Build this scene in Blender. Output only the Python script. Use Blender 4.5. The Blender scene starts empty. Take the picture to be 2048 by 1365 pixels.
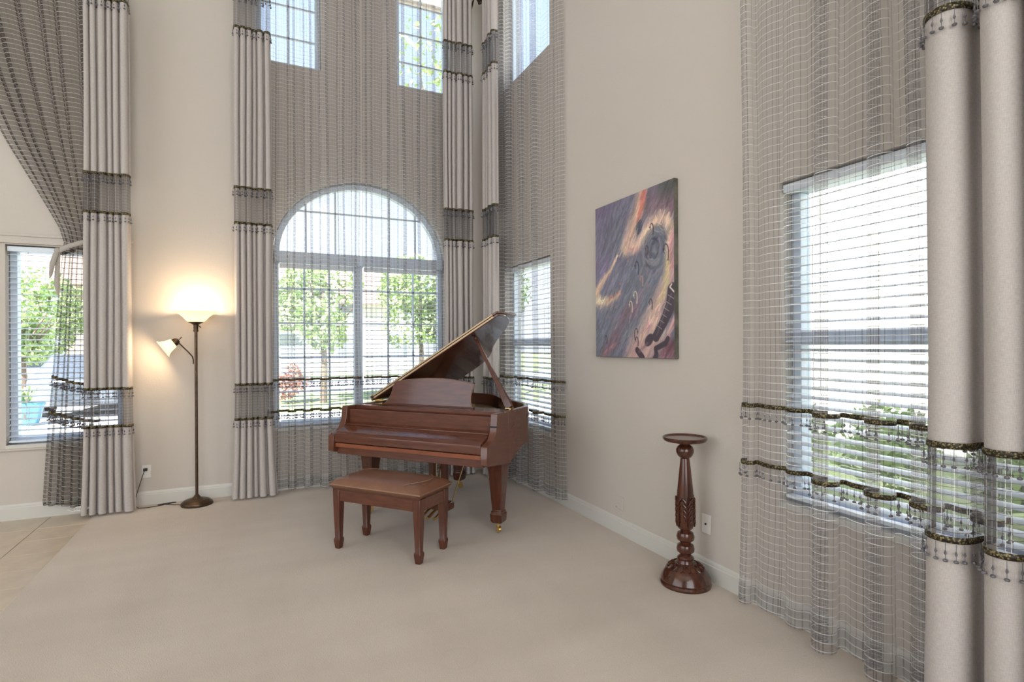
import bpy, bmesh, math, random
import numpy as np
from mathutils import Vector, Matrix
random.seed(7); rng = np.random.default_rng(7)
S = bpy.context.scene
COL = S.collection
PI = math.pi

# ------------------------------------------------------------------ camera
def look():
    f, yaw, roll = 1105.64, math.radians(24.888), math.radians(-0.33)
    s, c = math.sin(yaw), math.cos(yaw)
    F = Vector((s, c, 0)); R = Vector((c, -s, 0)); U = Vector((0, 0, 1))
    R2 = R*math.cos(roll) + U*math.sin(roll); U2 = -R*math.sin(roll) + U*math.cos(roll)
    cd = bpy.data.cameras.new('camera'); co = bpy.data.objects.new('camera', cd); COL.objects.link(co)
    cd.sensor_width = 36; cd.lens = 36*f/2048; cd.shift_y = 7.5/2048; cd.clip_start = .05; cd.clip_end = 300
    m = Matrix((R2, U2, -F)).transposed().to_4x4(); m.translation = (-2.5245, -6.0262, 1.45)
    co.matrix_world = m
    S.camera = co
look()
# ------------------------------------------------------------------ sky, sun, added fill lights out of view
W = bpy.data.worlds.new('sky'); S.world = W; W.use_nodes = True
nt = W.node_tree; nt.nodes.clear()
wo = nt.nodes.new('ShaderNodeOutputWorld'); bg = nt.nodes.new('ShaderNodeBackground')
tc = nt.nodes.new('ShaderNodeTexCoord'); sx = nt.nodes.new('ShaderNodeSeparateXYZ'); rp = nt.nodes.new('ShaderNodeValToRGB')
nt.links.new(tc.outputs['Generated'], sx.inputs[0]); nt.links.new(sx.outputs['Z'], rp.inputs[0])
rp.color_ramp.elements[0].position = 0.0; rp.color_ramp.elements[0].color = (.90, .95, 1, 1)
rp.color_ramp.elements[1].position = .75; rp.color_ramp.elements[1].color = (.42, .60, .90, 1)
nt.links.new(rp.outputs[0], bg.inputs[0]); bg.inputs[1].default_value = 1.4
nt.links.new(bg.outputs[0], wo.inputs[0])
def light(name, kind, loc, rot, power, color, **kw):
    d = bpy.data.lights.new(name, kind); d.energy = power; d.color = color
    for k, v in kw.items(): setattr(d, k, v)
    o = bpy.data.objects.new(name, d); COL.objects.link(o); o.location = loc; o.rotation_euler = rot
    return o
sun = light('sun', 'SUN', (0, 0, 20), (0, 0, 0), 23.0, (1, .97, .92), angle=.01)
sun.rotation_euler = Vector((.60, .50, -.72)).to_track_quat('-Z', 'Y').to_euler()
# added area fill lights, set at the unseen rear and left wall openings
light('rear_fill', 'AREA', (-2.9, -10.3, 3.0), (PI/2, 0, 0), 148, (1, .99, .985), shape='RECTANGLE', size=5.0, size_y=5.0)
light('side_fill', 'AREA', (-8.75, -5.2, 3.0), (PI/2, 0, -PI/2), 62, (1, .99, .985), shape='RECTANGLE', size=6.6, size_y=5.0)
S.view_settings.view_transform = 'Standard'; S.view_settings.look = 'None'
S.view_settings.exposure = 0.48; S.view_settings.gamma = 1.0; S.view_settings.use_curve_mapping = False
S.cycles.transparent_max_bounces = 20; S.cycles.max_bounces = 6; S.cycles.diffuse_bounces = 3; S.cycles.use_adaptive_sampling = True; S.cycles.adaptive_threshold = .08; S.cycles.adaptive_min_samples = 20
S.cycles.glossy_bounces = 4; S.cycles.transmission_bounces = 4; S.cycles.use_denoising = True
S.cycles.sample_clamp_indirect = 4.0; S.cycles.caustics_reflective = False; S.cycles.caustics_refractive = False

# ------------------------------------------------------------------ materials
M = {}
def nodes(name):
    m = bpy.data.materials.new(name); m.use_nodes = True; M[name] = m
    t = m.node_tree; b = t.nodes['Principled BSDF']
    return m, t, b
def N(t, kind, **kw):
    n = t.nodes.new(kind)
    for k, v in kw.items():
        if k.startswith('i_'):
            key = k[2:]; key = int(key) if key.isdigit() else key.replace('_', ' ')
            n.inputs[key].default_value = v
        else: setattr(n, k, v)
    return n
def mixrgb(t, fac, a, b):
    n = t.nodes.new('ShaderNodeMix'); n.data_type = 'RGBA'
    for i, v in ((0, fac), (6, a), (7, b)):
        if hasattr(v, 'links') or isinstance(v, bpy.types.NodeSocket): t.links.new(v, n.inputs[i])
        else: n.inputs[i].default_value = v if i == 0 else (*v, 1)[:4]
    return n.outputs[2]
def mat(name, col, rough=.5, metal=0, col2=None, scale=8, stretch=(1, 1, 1), bump=0, bscale=200, coat=0, spec=.5, sheen=0, contrast=(.35, .65), trans=0):
    m, t, b = nodes(name)
    b.inputs['Base Color'].default_value = (*col, 1); b.inputs['Roughness'].default_value = rough
    b.inputs['Metallic'].default_value = metal; b.inputs['Coat Weight'].default_value = coat; b.inputs['Coat Roughness'].default_value = .05
    b.inputs['Specular IOR Level'].default_value = spec
    if sheen: b.inputs['Sheen Weight'].default_value = sheen
    tcn = N(t, 'ShaderNodeTexCoord')
    if col2:
        mp = N(t, 'ShaderNodeMapping'); mp.inputs['Scale'].default_value = stretch
        nz = N(t, 'ShaderNodeTexNoise', i_Scale=scale, i_Detail=6.0, i_Roughness=.6)
        t.links.new(tcn.outputs['Object'], mp.inputs[0]); t.links.new(mp.outputs[0], nz.inputs[0])
        r = N(t, 'ShaderNodeMapRange'); r.inputs[1].default_value = contrast[0]; r.inputs[2].default_value = contrast[1]
        t.links.new(nz.outputs[0], r.inputs[0])
        t.links.new(mixrgb(t, r.outputs[0], col, col2), b.inputs['Base Color'])
    if bump:
        n2 = N(t, 'ShaderNodeTexNoise', i_Scale=bscale, i_Detail=3.0)
        t.links.new(tcn.outputs['Object'], n2.inputs[0])
        bn = N(t, 'ShaderNodeBump', i_Strength=bump, i_Distance=.01)
        t.links.new(n2.outputs[0], bn.inputs['Height']); t.links.new(bn.outputs[0], b.inputs['Normal'])
    return m
mat('wall', (.595, .535, .478), .85, col2=(.61, .55, .493), scale=.8, bump=.18, bscale=95)
mat('ceiling', (.8, .78, .74), .9)
mat('trim', (.66, .635, .59), .4)
mat('vinyl', (.68, .76, .87), .35)  # blue of the backlight put into the white frame colour
mat('slat', (.78, .84, .92), .4)  # white slats, with the same backlight blue mixed into their colour
mat('rosewood', (.105, .028, .011), .2, col2=(.03, .008, .005), scale=3, stretch=(9, 9, 1.2), coat=.4, contrast=(.3, .7))
mat('piano_wood', (.135, .042, .021), .19, col2=(.08, .023, .012), scale=6, stretch=(1, 7, 7), coat=.3, contrast=(.3, .7))
mat('piano_side', (.13, .044, .024), .22, col2=(.11, .036, .02), scale=6, stretch=(7, 1, 7), coat=.25, contrast=(.3, .7))
mat('leg_wood', (.12, .034, .016), .24, col2=(.06, .016, .009), scale=5, stretch=(7, 7, .8), coat=.35, contrast=(.3, .7))
mat('red_felt', (.27, .078, .03), .3, col2=(.20, .055, .022), scale=6, stretch=(1, 7, 7))
mat('inner_wood', (.52, .28, .11), .4, col2=(.42, .2, .075), scale=5, stretch=(1, 6, 6))
mat('brass', (.83, .62, .28), .22, 1)
mat('gold_plate', (.62, .46, .22), .35, 1)
mat('steel', (.75, .74, .72), .25, 1)
mat('lid_edge', (.50, .36, .22), .35, .25)
mat('black', (.012, .01, .01), .4)
mat('leather', (.20, .088, .05), .32, col2=(.165, .07, .04), scale=9, bump=.25, bscale=140, coat=.15)
mat('piping', (.30, .17, .10), .5)
mat('bronze', (.075, .048, .030), .38, .75, col2=(.12, .075, .045), scale=30)
mat('cord_black', (.02, .017, .015), .5)
mat('dark_iron', (.03, .022, .018), .4, .6, col2=(.08, .05, .03), scale=25)
mat('rod_grey', (.33, .36, .42), .35, .6)
mat('plastic_white', (.78, .75, .70), .4)
mat('plate_dark', (.02, .02, .02), .5)  # near-black for the plate screw and jack
mat('tile', (.62, .52, .41), .35, col2=(.55, .45, .35), scale=7, bump=.05, bscale=30)
mat('grout', (.36, .30, .235), .9)
mat('canvas_edge', (.16, .14, .11), .7, col2=(.07, .07, .06), scale=12)
mat('strap', (.44, .40, .36), .9, bump=.2, bscale=500)
mat('bead', (.16, .15, .17), .16, .35, coat=.6)
mat('bead_clear', (.55, .52, .50), .12, .1, coat=.6)
mat('cord_white', (.75, .73, .69), .7)
mat('grass', (.24, .33, .13), .95, col2=(.36, .42, .2), scale=3)
mat('concrete', (.66, .63, .6), .9, col2=(.58, .56, .53), scale=2)
mat('asphalt', (.42, .42, .43), .9)
mat('stucco', (.84, .80, .74), .9, bump=.1, bscale=30)
mat('stucco_tan', (.62, .52, .42), .9)
mat('roof_tile', (.62, .42, .36), .85, col2=(.52, .36, .31), scale=8)
mat('leaf', (.26, .40, .12), .6, col2=(.50, .62, .26), scale=1.5)
mat('leaf_dark', (.15, .26, .10), .6, col2=(.28, .40, .17), scale=1.5)
mat('leaf_red', (.55, .22, .17), .6, col2=(.45, .2, .15), scale=3)
mat('bark', (.17, .12, .085), .9)
mat('car_white', (.78, .79, .8), .2, coat=.8)
mat('car_grey', (.2, .23, .27), .2, .3, coat=.8)
mat('car_glass', (.03, .04, .05), .08)
mat('rubber', (.02, .02, .02), .8)
mat('pot_blue', (.08, .25, .34), .3, coat=.6)
mat('house_window', (.30, .33, .36), .2)
def m_carpet():
    m, t, b = nodes('carpet'); b.inputs['Roughness'].default_value = .97; b.inputs['Specular IOR Level'].default_value = .1
    b.inputs['Sheen Weight'].default_value = .15
    g = N(t, 'ShaderNodeNewGeometry'); pos = g.outputs['Position']
    # brushed pile: broad faint strokes left by the vacuum cleaner, laid in two directions
    def strokes(rot, sc, w):
        mp = N(t, 'ShaderNodeMapping'); mp.inputs['Rotation'].default_value = (0, 0, rot); mp.inputs['Scale'].default_value = sc
        n = N(t, 'ShaderNodeTexNoise', i_Scale=1.0, i_Detail=3.0, i_Roughness=.45)
        t.links.new(pos, mp.inputs[0]); t.links.new(mp.outputs[0], n.inputs[0]); return n.outputs[0]
    a = strokes(.6, (.55, 2.4, 1), 1); c = strokes(-.5, (2.2, .6, 1), 1)
    ad = N(t, 'ShaderNodeMath', operation='ADD'); t.links.new(a, ad.inputs[0]); t.links.new(c, ad.inputs[1])
    r = N(t, 'ShaderNodeMapRange'); r.inputs[1].default_value = .8; r.inputs[2].default_value = 1.2; t.links.new(ad.outputs[0], r.inputs[0])
    base = mixrgb(t, r.outputs[0], (.575, .49, .425), (.655, .565, .495))
    # pressed ring left by a plant stand
    d = N(t, 'ShaderNodeVectorMath', operation='DISTANCE'); t.links.new(pos, d.inputs[0]); d.inputs[1].default_value = (-1.68, -3.6, 0)
    e = N(t, 'ShaderNodeMath', operation='COMPARE'); t.links.new(d.outputs['Value'], e.inputs[0]); e.inputs[1].default_value = .085; e.inputs[2].default_value = .006
    e2 = N(t, 'ShaderNodeMath', operation='MULTIPLY'); t.links.new(e.outputs[0], e2.inputs[0]); e2.inputs[1].default_value = .3
    base = mixrgb(t, e2.outputs[0], base, (.54, .46, .38))
    f = N(t, 'ShaderNodeTexNoise', i_Scale=170.0, i_Detail=4.0); t.links.new(pos, f.inputs[0])
    r2 = N(t, 'ShaderNodeMapRange'); r2.inputs[1].default_value = .3; r2.inputs[2].default_value = .7; r2.inputs[3].default_value = 0; r2.inputs[4].default_value = .35; t.links.new(f.outputs[0], r2.inputs[0])
    base = mixrgb(t, r2.outputs[0], base, (.50, .43, .355))
    t.links.new(base, b.inputs['Base Color'])
    bn = N(t, 'ShaderNodeBump', i_Strength=.5, i_Distance=.006); t.links.new(f.outputs[0], bn.inputs['Height']); t.links.new(bn.outputs[0], b.inputs['Normal'])
m_carpet()
def m_linen(name, c1, c2):
    m, t, b = nodes(name)
    tcn = N(t, 'ShaderNodeUVMap'); 
    def weave(sc):
        mp = N(t, 'ShaderNodeMapping'); mp.inputs['Scale'].default_value = sc
        n = N(t, 'ShaderNodeTexNoise', i_Scale=1.0, i_Detail=3.0); t.links.new(tcn.outputs[0], mp.inputs[0]); t.links.new(mp.outputs[0], n.inputs[0]); return n.outputs[0]
    a, c = weave((420, 60, 1)), weave((40, 520, 1))
    ad = N(t, 'ShaderNodeMath', operation='ADD'); t.links.new(a, ad.inputs[0]); t.links.new(c, ad.inputs[1])
    r = N(t, 'ShaderNodeMapRange'); r.inputs[1].default_value = .7; r.inputs[2].default_value = 1.3; t.links.new(ad.outputs[0], r.inputs[0])
    col = mixrgb(t, r.outputs[0], c1, c2)
    df = N(t, 'ShaderNodeBsdfDiffuse'); tr = N(t, 'ShaderNodeBsdfTranslucent'); mx = N(t, 'ShaderNodeMixShader'); mx.inputs[0].default_value = .12
    t.links.new(col, df.inputs[0]); t.links.new(col, tr.inputs[0]); t.links.new(df.outputs[0], mx.inputs[1]); t.links.new(tr.outputs[0], mx.inputs[2])
    t.links.new(mx.outputs[0], t.nodes['Material Output'].inputs[0])
m_linen('linen', (.47, .42, .395), (.63, .58, .55))
def m_sheer(name, hgap, hw, hcol, vgap, vw, vcol, base, bcol, ha=.9, va=.75):
    """open-weave voile: thin cloth between thicker cross threads, by cloth coordinates in metres"""
    m, t, b = nodes(name); t.nodes.remove(b)
    uv = N(t, 'ShaderNodeUVMap'); sp = N(t, 'ShaderNodeSeparateXYZ'); t.links.new(uv.outputs[0], sp.inputs[0])
    def lines(sock, gap, w, off=0):
        a = N(t, 'ShaderNodeMath', operation='ADD'); t.links.new(sock, a.inputs[0]); a.inputs[1].default_value = 10+off
        o = N(t, 'ShaderNodeMath', operation='MODULO'); t.links.new(a.outputs[0], o.inputs[0]); o.inputs[1].default_value = gap
        l = N(t, 'ShaderNodeMath', operation='LESS_THAN'); t.links.new(o.outputs[0], l.inputs[0]); l.inputs[1].default_value = w
        return l.outputs[0]
    h = lines(sp.outputs['Y'], hgap, hw); v1 = lines(sp.outputs['X'], vgap, vw); v2 = lines(sp.outputs['X'], vgap*3.7, vw, .009)
    v = N(t, 'ShaderNodeMath', operation='MAXIMUM'); t.links.new(v1, v.inputs[0]); t.links.new(v2, v.inputs[1]); v = v.outputs[0]
    col = mixrgb(t, v, bcol, vcol); col = mixrgb(t, h, col, hcol)
    def mul(s, k):
        n = N(t, 'ShaderNodeMath', operation='MULTIPLY'); t.links.new(s, n.inputs[0]); n.inputs[1].default_value = k; return n.outputs[0]
    mx = N(t, 'ShaderNodeMath', operation='MAXIMUM'); t.links.new(mul(h, ha), mx.inputs[0]); t.links.new(mul(v, va), mx.inputs[1])
    m2 = N(t, 'ShaderNodeMath', operation='MAXIMUM'); t.links.new(mx.outputs[0], m2.inputs[0]); m2.inputs[1].default_value = base
    df = N(t, 'ShaderNodeBsdfDiffuse'); tr = N(t, 'ShaderNodeBsdfTranslucent'); k = N(t, 'ShaderNodeMixShader'); k.inputs[0].default_value = .5
    t.links.new(col, df.inputs[0]); t.links.new(col, tr.inputs[0]); t.links.new(df.outputs[0], k.inputs[1]); t.links.new(tr.outputs[0], k.inputs[2])
    tp = N(t, 'ShaderNodeBsdfTransparent'); o = N(t, 'ShaderNodeMixShader')
    t.links.new(m2.outputs[0], o.inputs[0]); t.links.new(tp.outputs[0], o.inputs[1]); t.links.new(k.outputs[0], o.inputs[2])
    t.links.new(o.outputs[0], t.nodes['Material Output'].inputs[0])
m_sheer('sheer', .04, .0028, (.88, .86, .84), .031, .0016, (.11, .07, .055), .21, (.36, .35, .365))
m_sheer('sheer_brown', .04, .0036, (.85, .83, .80), .031, .0017, (.10, .075, .06), .42, (.155, .13, .112), .9, .6)
m_sheer('sheer_insert', .026, .0018, (.10, .065, .05), .045, .0026, (.85, .83, .82), .46, (.22, .21, .22), .8, .9)
def m_braid():
    m, t, b = nodes('braid'); uv = N(t, 'ShaderNodeUVMap')
    mp = N(t, 'ShaderNodeMapping'); mp.inputs['Scale'].default_value = (130, 130, 1)
    vo = N(t, 'ShaderNodeTexVoronoi', i_Scale=1.0); t.links.new(uv.outputs[0], mp.inputs[0]); t.links.new(mp.outputs[0], vo.inputs[0])
    r = N(t, 'ShaderNodeMapRange'); r.inputs[1].default_value = .25; r.inputs[2].default_value = .55; t.links.new(vo.outputs['Distance'], r.inputs[0])
    t.links.new(mixrgb(t, r.outputs[0], (.30, .235, .10), (.025, .02, .012)), b.inputs['Base Color'])
    b.inputs['Roughness'].default_value = .45; b.inputs['Metallic'].default_value = .3
m_braid()
def m_glass():
    m, t, b = nodes('window_glass'); t.nodes.remove(b)
    tp = N(t, 'ShaderNodeBsdfTransparent'); tp.inputs[0].default_value = (.94, .97, 1, 1)
    gl = N(t, 'ShaderNodeBsdfGlossy'); gl.inputs['Roughness'].default_value = .02; k = N(t, 'ShaderNodeMixShader'); k.inputs[0].default_value = .06
    t.links.new(tp.outputs[0], k.inputs[1]); t.links.new(gl.outputs[0], k.inputs[2]); t.links.new(k.outputs[0], t.nodes['Material Output'].inputs[0])
m_glass()
def m_shade():
    m, t, b = nodes('lamp_glass'); t.nodes.remove(b)
    df = N(t, 'ShaderNodeBsdfDiffuse'); df.inputs[0].default_value = (.85, .78, .66, 1)
    tr = N(t, 'ShaderNodeBsdfTranslucent'); tr.inputs[0].default_value = (.9, .8, .62, 1)
    k = N(t, 'ShaderNodeMixShader'); k.inputs[0].default_value = .5
    em = N(t, 'ShaderNodeEmission'); em.inputs[0].default_value = (1, .77, .47, 1); em.inputs[1].default_value = .42
    ad = N(t, 'ShaderNodeAddShader')
    t.links.new(df.outputs[0], k.inputs[1]); t.links.new(tr.outputs[0], k.inputs[2]); t.links.new(k.outputs[0], ad.inputs[0]); t.links.new(em.outputs[0], ad.inputs[1])
    t.links.new(ad.outputs[0], t.nodes['Material Output'].inputs[0])
    m, t, b = nodes('bulb'); b.inputs['Emission Color'].default_value = (1, .78, .5, 1); b.inputs['Emission Strength'].default_value = 6
m_shade()

# ------------------------------------------------------------------ mesh helpers
class MB:
    def __init__(s): s.v = []; s.f = []; s.uv = {}
    def add(s, vs, fs):
        o = len(s.v); s.v += [tuple(p) for p in vs]; s.f += [tuple(i+o for i in f) for f in fs]; return s
    def box(s, x0, x1, y0, y1, z0, z1):
        return s.add([(x0,y0,z0),(x1,y0,z0),(x1,y1,z0),(x0,y1,z0),(x0,y0,z1),(x1,y0,z1),(x1,y1,z1),(x0,y1,z1)],
                     [(0,3,2,1),(4,5,6,7),(0,1,5,4),(1,2,6,5),(2,3,7,6),(3,0,4,7)])
    def lathe(s, prof, n=32, c=(0,0,0), m=None):
        vs = []; fs = []
        for r, z in prof:
            for k in range(n):
                a = 2*PI*k/n; p = Vector((r*math.cos(a), r*math.sin(a), z))
                if m is not None: p = m @ p
                vs.append((p.x+c[0], p.y+c[1], p.z+c[2]))
        for i in range(len(prof)-1):
            for k in range(n):
                a, b = i*n+k, i*n+(k+1) % n; fs.append((a, b, b+n, a+n))
        if prof[0][0] > 1e-4: fs.append(tuple(reversed(range(n))))
        if prof[-1][0] > 1e-4: fs.append(tuple(range((len(prof)-1)*n, len(prof)*n)))
        return s.add(vs, fs)
    def tube(s, pts, r, n=8, r2=None):
        pts = [Vector(p) for p in pts]; vs = []; fs = []; L = len(pts); up = None
        for i, p in enumerate(pts):
            d = (pts[min(i+1, L-1)] - pts[max(i-1, 0)]).normalized()
            if up is None: up = d.orthogonal().normalized()
            up = (up - d*up.dot(d)).normalized(); q = d.cross(up)
            rr = r if r2 is None else r+(r2-r)*i/max(1, L-1)
            for k in range(n):
                a = 2*PI*k/n; vs.append(p+up*(rr*math.cos(a))+q*(rr*math.sin(a)))
        for i in range(L-1):
            for k in range(n):
                a, b = i*n+k, i*n+(k+1) % n; fs.append((a, b, b+n, a+n))
        fs.append(tuple(reversed(range(n)))); fs.append(tuple(range((L-1)*n, L*n)))
        return s.add(vs, fs)
    def prism(s, poly, axis, a, b):
        """2-D polygon extruded along an axis: axis 0 -> (y,z) polygon, 1 -> (x,z), 2 -> (x,y)"""
        def P(p, h): return {0: (h, p[0], p[1]), 1: (p[0], h, p[1]), 2: (p[0], p[1], h)}[axis]
        n = len(poly)
        return s.add([P(p, a) for p in poly]+[P(p, b) for p in poly],
                     [tuple(range(n))[::-1], tuple(range(n, 2*n))]+[(i, (i+1) % n, n+(i+1) % n, n+i) for i in range(n)])
    def taper(s, cx, cy, levels):
        """square post: levels of (z, half width)"""
        vs = []; fs = []
        for z, h in levels: vs += [(cx-h, cy-h, z), (cx+h, cy-h, z), (cx+h, cy+h, z), (cx-h, cy+h, z)]
        for i in range(len(levels)-1):
            for k in range(4):
                a, b = i*4+k, i*4+(k+1) % 4; fs.append((a, b, b+4, a+4))
        fs += [(3, 2, 1, 0), tuple(range(4*len(levels)-4, 4*len(levels)))]
        return s.add(vs, fs)
    def ball(s, c, r, n=12, sq=(1, 1, 1)):
        pr = [(math.sin(PI*i/(n//2))*r+1e-5, -math.cos(PI*i/(n//2))*r) for i in range(n//2+1)]
        return s.lathe(pr, n, c, Matrix.Diagonal(sq))
    def build(s, name, m, parent=None, bevel=0, smooth=35, solid=0, loc=None, fix=True):
        me = bpy.data.meshes.new(name); me.from_pydata(s.v, [], s.f)
        if fix:
            b = bmesh.new(); b.from_mesh(me); bmesh.ops.recalc_face_normals(b, faces=b.faces); b.to_mesh(me); b.free()
        me.materials.append(M[m] if isinstance(m, str) else m)
        if smooth:
            me.shade_smooth(); me.set_sharp_from_angle(angle=math.radians(smooth))
        o = bpy.data.objects.new(name, me); COL.objects.link(o)
        if parent: o.parent = parent
        if loc: o.location = loc
        if bevel:
            md = o.modifiers.new('bevel', 'BEVEL'); md.width = bevel; md.segments = 2; md.limit_method = 'ANGLE'; md.angle_limit = math.radians(40)
        if solid:
            md = o.modifiers.new('solid', 'SOLIDIFY'); md.thickness = solid; md.offset = 0
        return o
def tag(o, label, cat, group=None, kind=None):
    if label: o['label'] = label
    if cat: o['category'] = cat
    if group: o['group'] = group
    if kind: o['kind'] = kind
    return o
def thing(name, label, cat, loc=(0, 0, 0), rz=0, group=None, kind=None):
    o = bpy.data.objects.new(name, None); COL.objects.link(o); o.location = loc; o.rotation_euler = (0, 0, rz)
    o.empty_display_size = .1
    return tag(o, label, cat, group, kind)
def share(src, name, parent, loc=(0, 0, 0), rot=None, scale=None):
    o = bpy.data.objects.new(name, src.data); COL.objects.link(o); o.parent = parent; o.location = loc
    if rot: o.rotation_euler = rot
    if scale: o.scale = scale
    return o

# ------------------------------------------------------------------ the room
ZC = 6.3; TH = .2
# openings: (s0, s1, z0, z1, arched rise)
BACK = dict(left=(-4.437, -3.62, .62, 2.325), arch=(-2.36, -.57, .62, 2.40), upl=(-2.51, -1.89, 4.305, 5.95), upr=(-1.107, -.487, 4.305, 5.95))
RIGHT = dict(near=(-5.06, -3.965, .61, 2.30), corner=(-1.452, -.40, .61, 2.30), upc=(-1.462, -.40, 4.28, 5.95))
ARC_C, ARC_R, ARC_H, ARC_Z = -1.465, .895, .79, 2.40
def wall(name, s0, s1, openings, P, arch=None, label=None):
    """P(s, d, z) -> world; d=0 room face, d=-TH outer face"""
    ss = sorted({s0, s1, *[v for o in openings for v in o[:2]], *([ARC_C-ARC_R, ARC_C+ARC_R] if arch else [])})
    zs = sorted({-.05, ZC, *[v for o in openings for v in o[2:4]], *([ARC_Z, ARC_Z+ARC_H+.02] if arch else [])})
    mb = MB()
    def inside(s, z):
        if arch and ARC_C-ARC_R < s < ARC_C+ARC_R and ARC_Z < z < ARC_Z+ARC_H+.02: return True
        return any(o[0] < s < o[1] and o[2] < z < o[3] for o in openings)
    for i in range(len(ss)-1):
        for j in range(len(zs)-1):
            a, b, c, e = ss[i], ss[i+1], zs[j], zs[j+1]
            if inside((a+b)/2, (c+e)/2): continue
            for d in (0, -TH): mb.add([P(a, d, c), P(b, d, c), P(b, d, e), P(a, d, e)], [(0, 1, 2, 3)])
    for o in openings:
        a, b, c, e = o[:4]
        edges = [((a, c), (b, c)), ((a, c), (a, e)), ((b, c), (b, e))]
        if not (arch and abs(e-ARC_Z) < 1e-6): edges.append(((a, e), (b, e)))
        for p, q in edges: mb.add([P(p[0], 0, p[1]), P(q[0], 0, q[1]), P(q[0], -TH, q[1]), P(p[0], -TH, p[1])], [(0, 1, 2, 3)])
    if arch:
        n = 32; top = ARC_Z+ARC_H+.02
        ar = [(ARC_C-ARC_R*math.cos(PI*k/n), ARC_Z+ARC_H*math.sin(PI*k/n)) for k in range(n+1)]
        for k in range(n):
            (x0, z0), (x1, z1) = ar[k], ar[k+1]
            for d in (0, -TH): mb.add([P(x0, d, z0), P(x1, d, z1), P(x1, d, top), P(x0, d, top)], [(0, 1, 2, 3)])
            mb.add([P(x0, 0, z0), P(x1, 0, z1), P(x1, -TH, z1), P(x0, -TH, z0)], [(0, 1, 2, 3)])
    return tag(mb.build(name, 'wall', smooth=30), label, 'wall', kind='structure')
PB = lambda s, d, z: (s, -d, z)
PR = lambda s, d, z: (-d, s, z)
wall('wall_back', -8.9, 0.2, list(BACK.values()), PB, True, 'beige wall with the tall arched window')
wall('wall_right', -10.6, 0, list(RIGHT.values()), PR, False, 'beige wall with the abstract painting')
wall('wall_rear', -8.9, 0.2, [(-5.5, -.3, .3, 5.6)], lambda s, d, z: (s, -10.5+d, z), False, 'beige wall behind the camera with a tall opening added for light')  # unseen; opening added for the rear fill light
wall('wall_left', -10.6, 0, [(-8.6, -1.8, .3, 5.6)], lambda s, d, z: (-8.9+d, s, z), False, 'beige wall at the far left with a tall opening added for light')  # opening out of view, added for the side fill light
tag(MB().box(-9.1, .2, -10.7, .2, ZC, ZC+.2).build('ceiling', 'ceiling'), 'flat white ceiling high above the room', 'ceiling', kind='structure')
TX = -3.80
fl = tag(MB().box(TX, 0, -10.5, 0, -.06, 0).build('floor', 'carpet', bevel=.006), 'beige carpet brushed by the vacuum cleaner', 'floor', kind='structure')
tf = tag(MB().box(-8.9, TX, -10.5, 0, -.06, -.014).build('floor', 'grout'), 'beige square tile floor beside the carpet', 'floor', kind='structure')
T = .3325; tile0 = None
for i in range(5):
    for j in range(15):
        x1 = TX-.002-i*T; y1 = -.055-(j-1)*T if j else -.003
        h = T if j else .052
        if j == 0:
            MB().box(x1-T+.004, x1, -.051, y1, -.03, -.010).build('tile', 'tile', tf, bevel=.0015); continue
        if tile0 is None:
            tile0 = MB().box(-T+.004, 0, -T+.004, 0, -.03, -.010).build('tile', 'tile', tf, bevel=.0015); o = tile0
        else: o = share(tile0, 'tile', tf); md = o.modifiers.new('bevel', 'BEVEL'); md.width = .0015; md.segments = 1
        o.location = (x1, y1, 0)
def baseboard(name, s0, s1, P, zf=0, label=''):
    prof = [(0, -.012), (.017, -.012), (.017, .092), (.012, .098), (.013, .108), (.009, .116), (.007, .123), (0, .123)]
    mb = MB(); n = len(prof)
    mb.add([P(s0, d, z) for d, z in prof]+[P(s1, d, z) for d, z in prof], [(i, (i+1) % n, n+(i+1) % n, n+i) for i in range(n)]+[tuple(range(n)), tuple(range(n, 2*n))])
    tag(mb.build(name, 'trim'), label, 'baseboard', kind='structure')
baseboard('baseboard_back', -8.9, 0, PB, label='cream moulded baseboard along the arched window wall')
baseboard('baseboard_right', -10.5, -.018, PR, label='cream moulded baseboard along the painting wall')
tag(MB().box(-14.5, -9.11, -10.7, .2, 5.7, 5.9).build('sun_blocker', 'ceiling'), 'unseen slab added to block sun at the left wall opening', 'sun blocker', kind='structure')  # added out of view to keep sun from entering on the left
tag(MB().box(-14.5, .2, -15.2, -10.71, 5.7, 5.9).build('sun_blocker', 'ceiling'), 'unseen slab added to block sun at the rear wall opening', 'sun blocker', kind='structure')  # second added slab, keeps sun from entering at the rear
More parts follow.
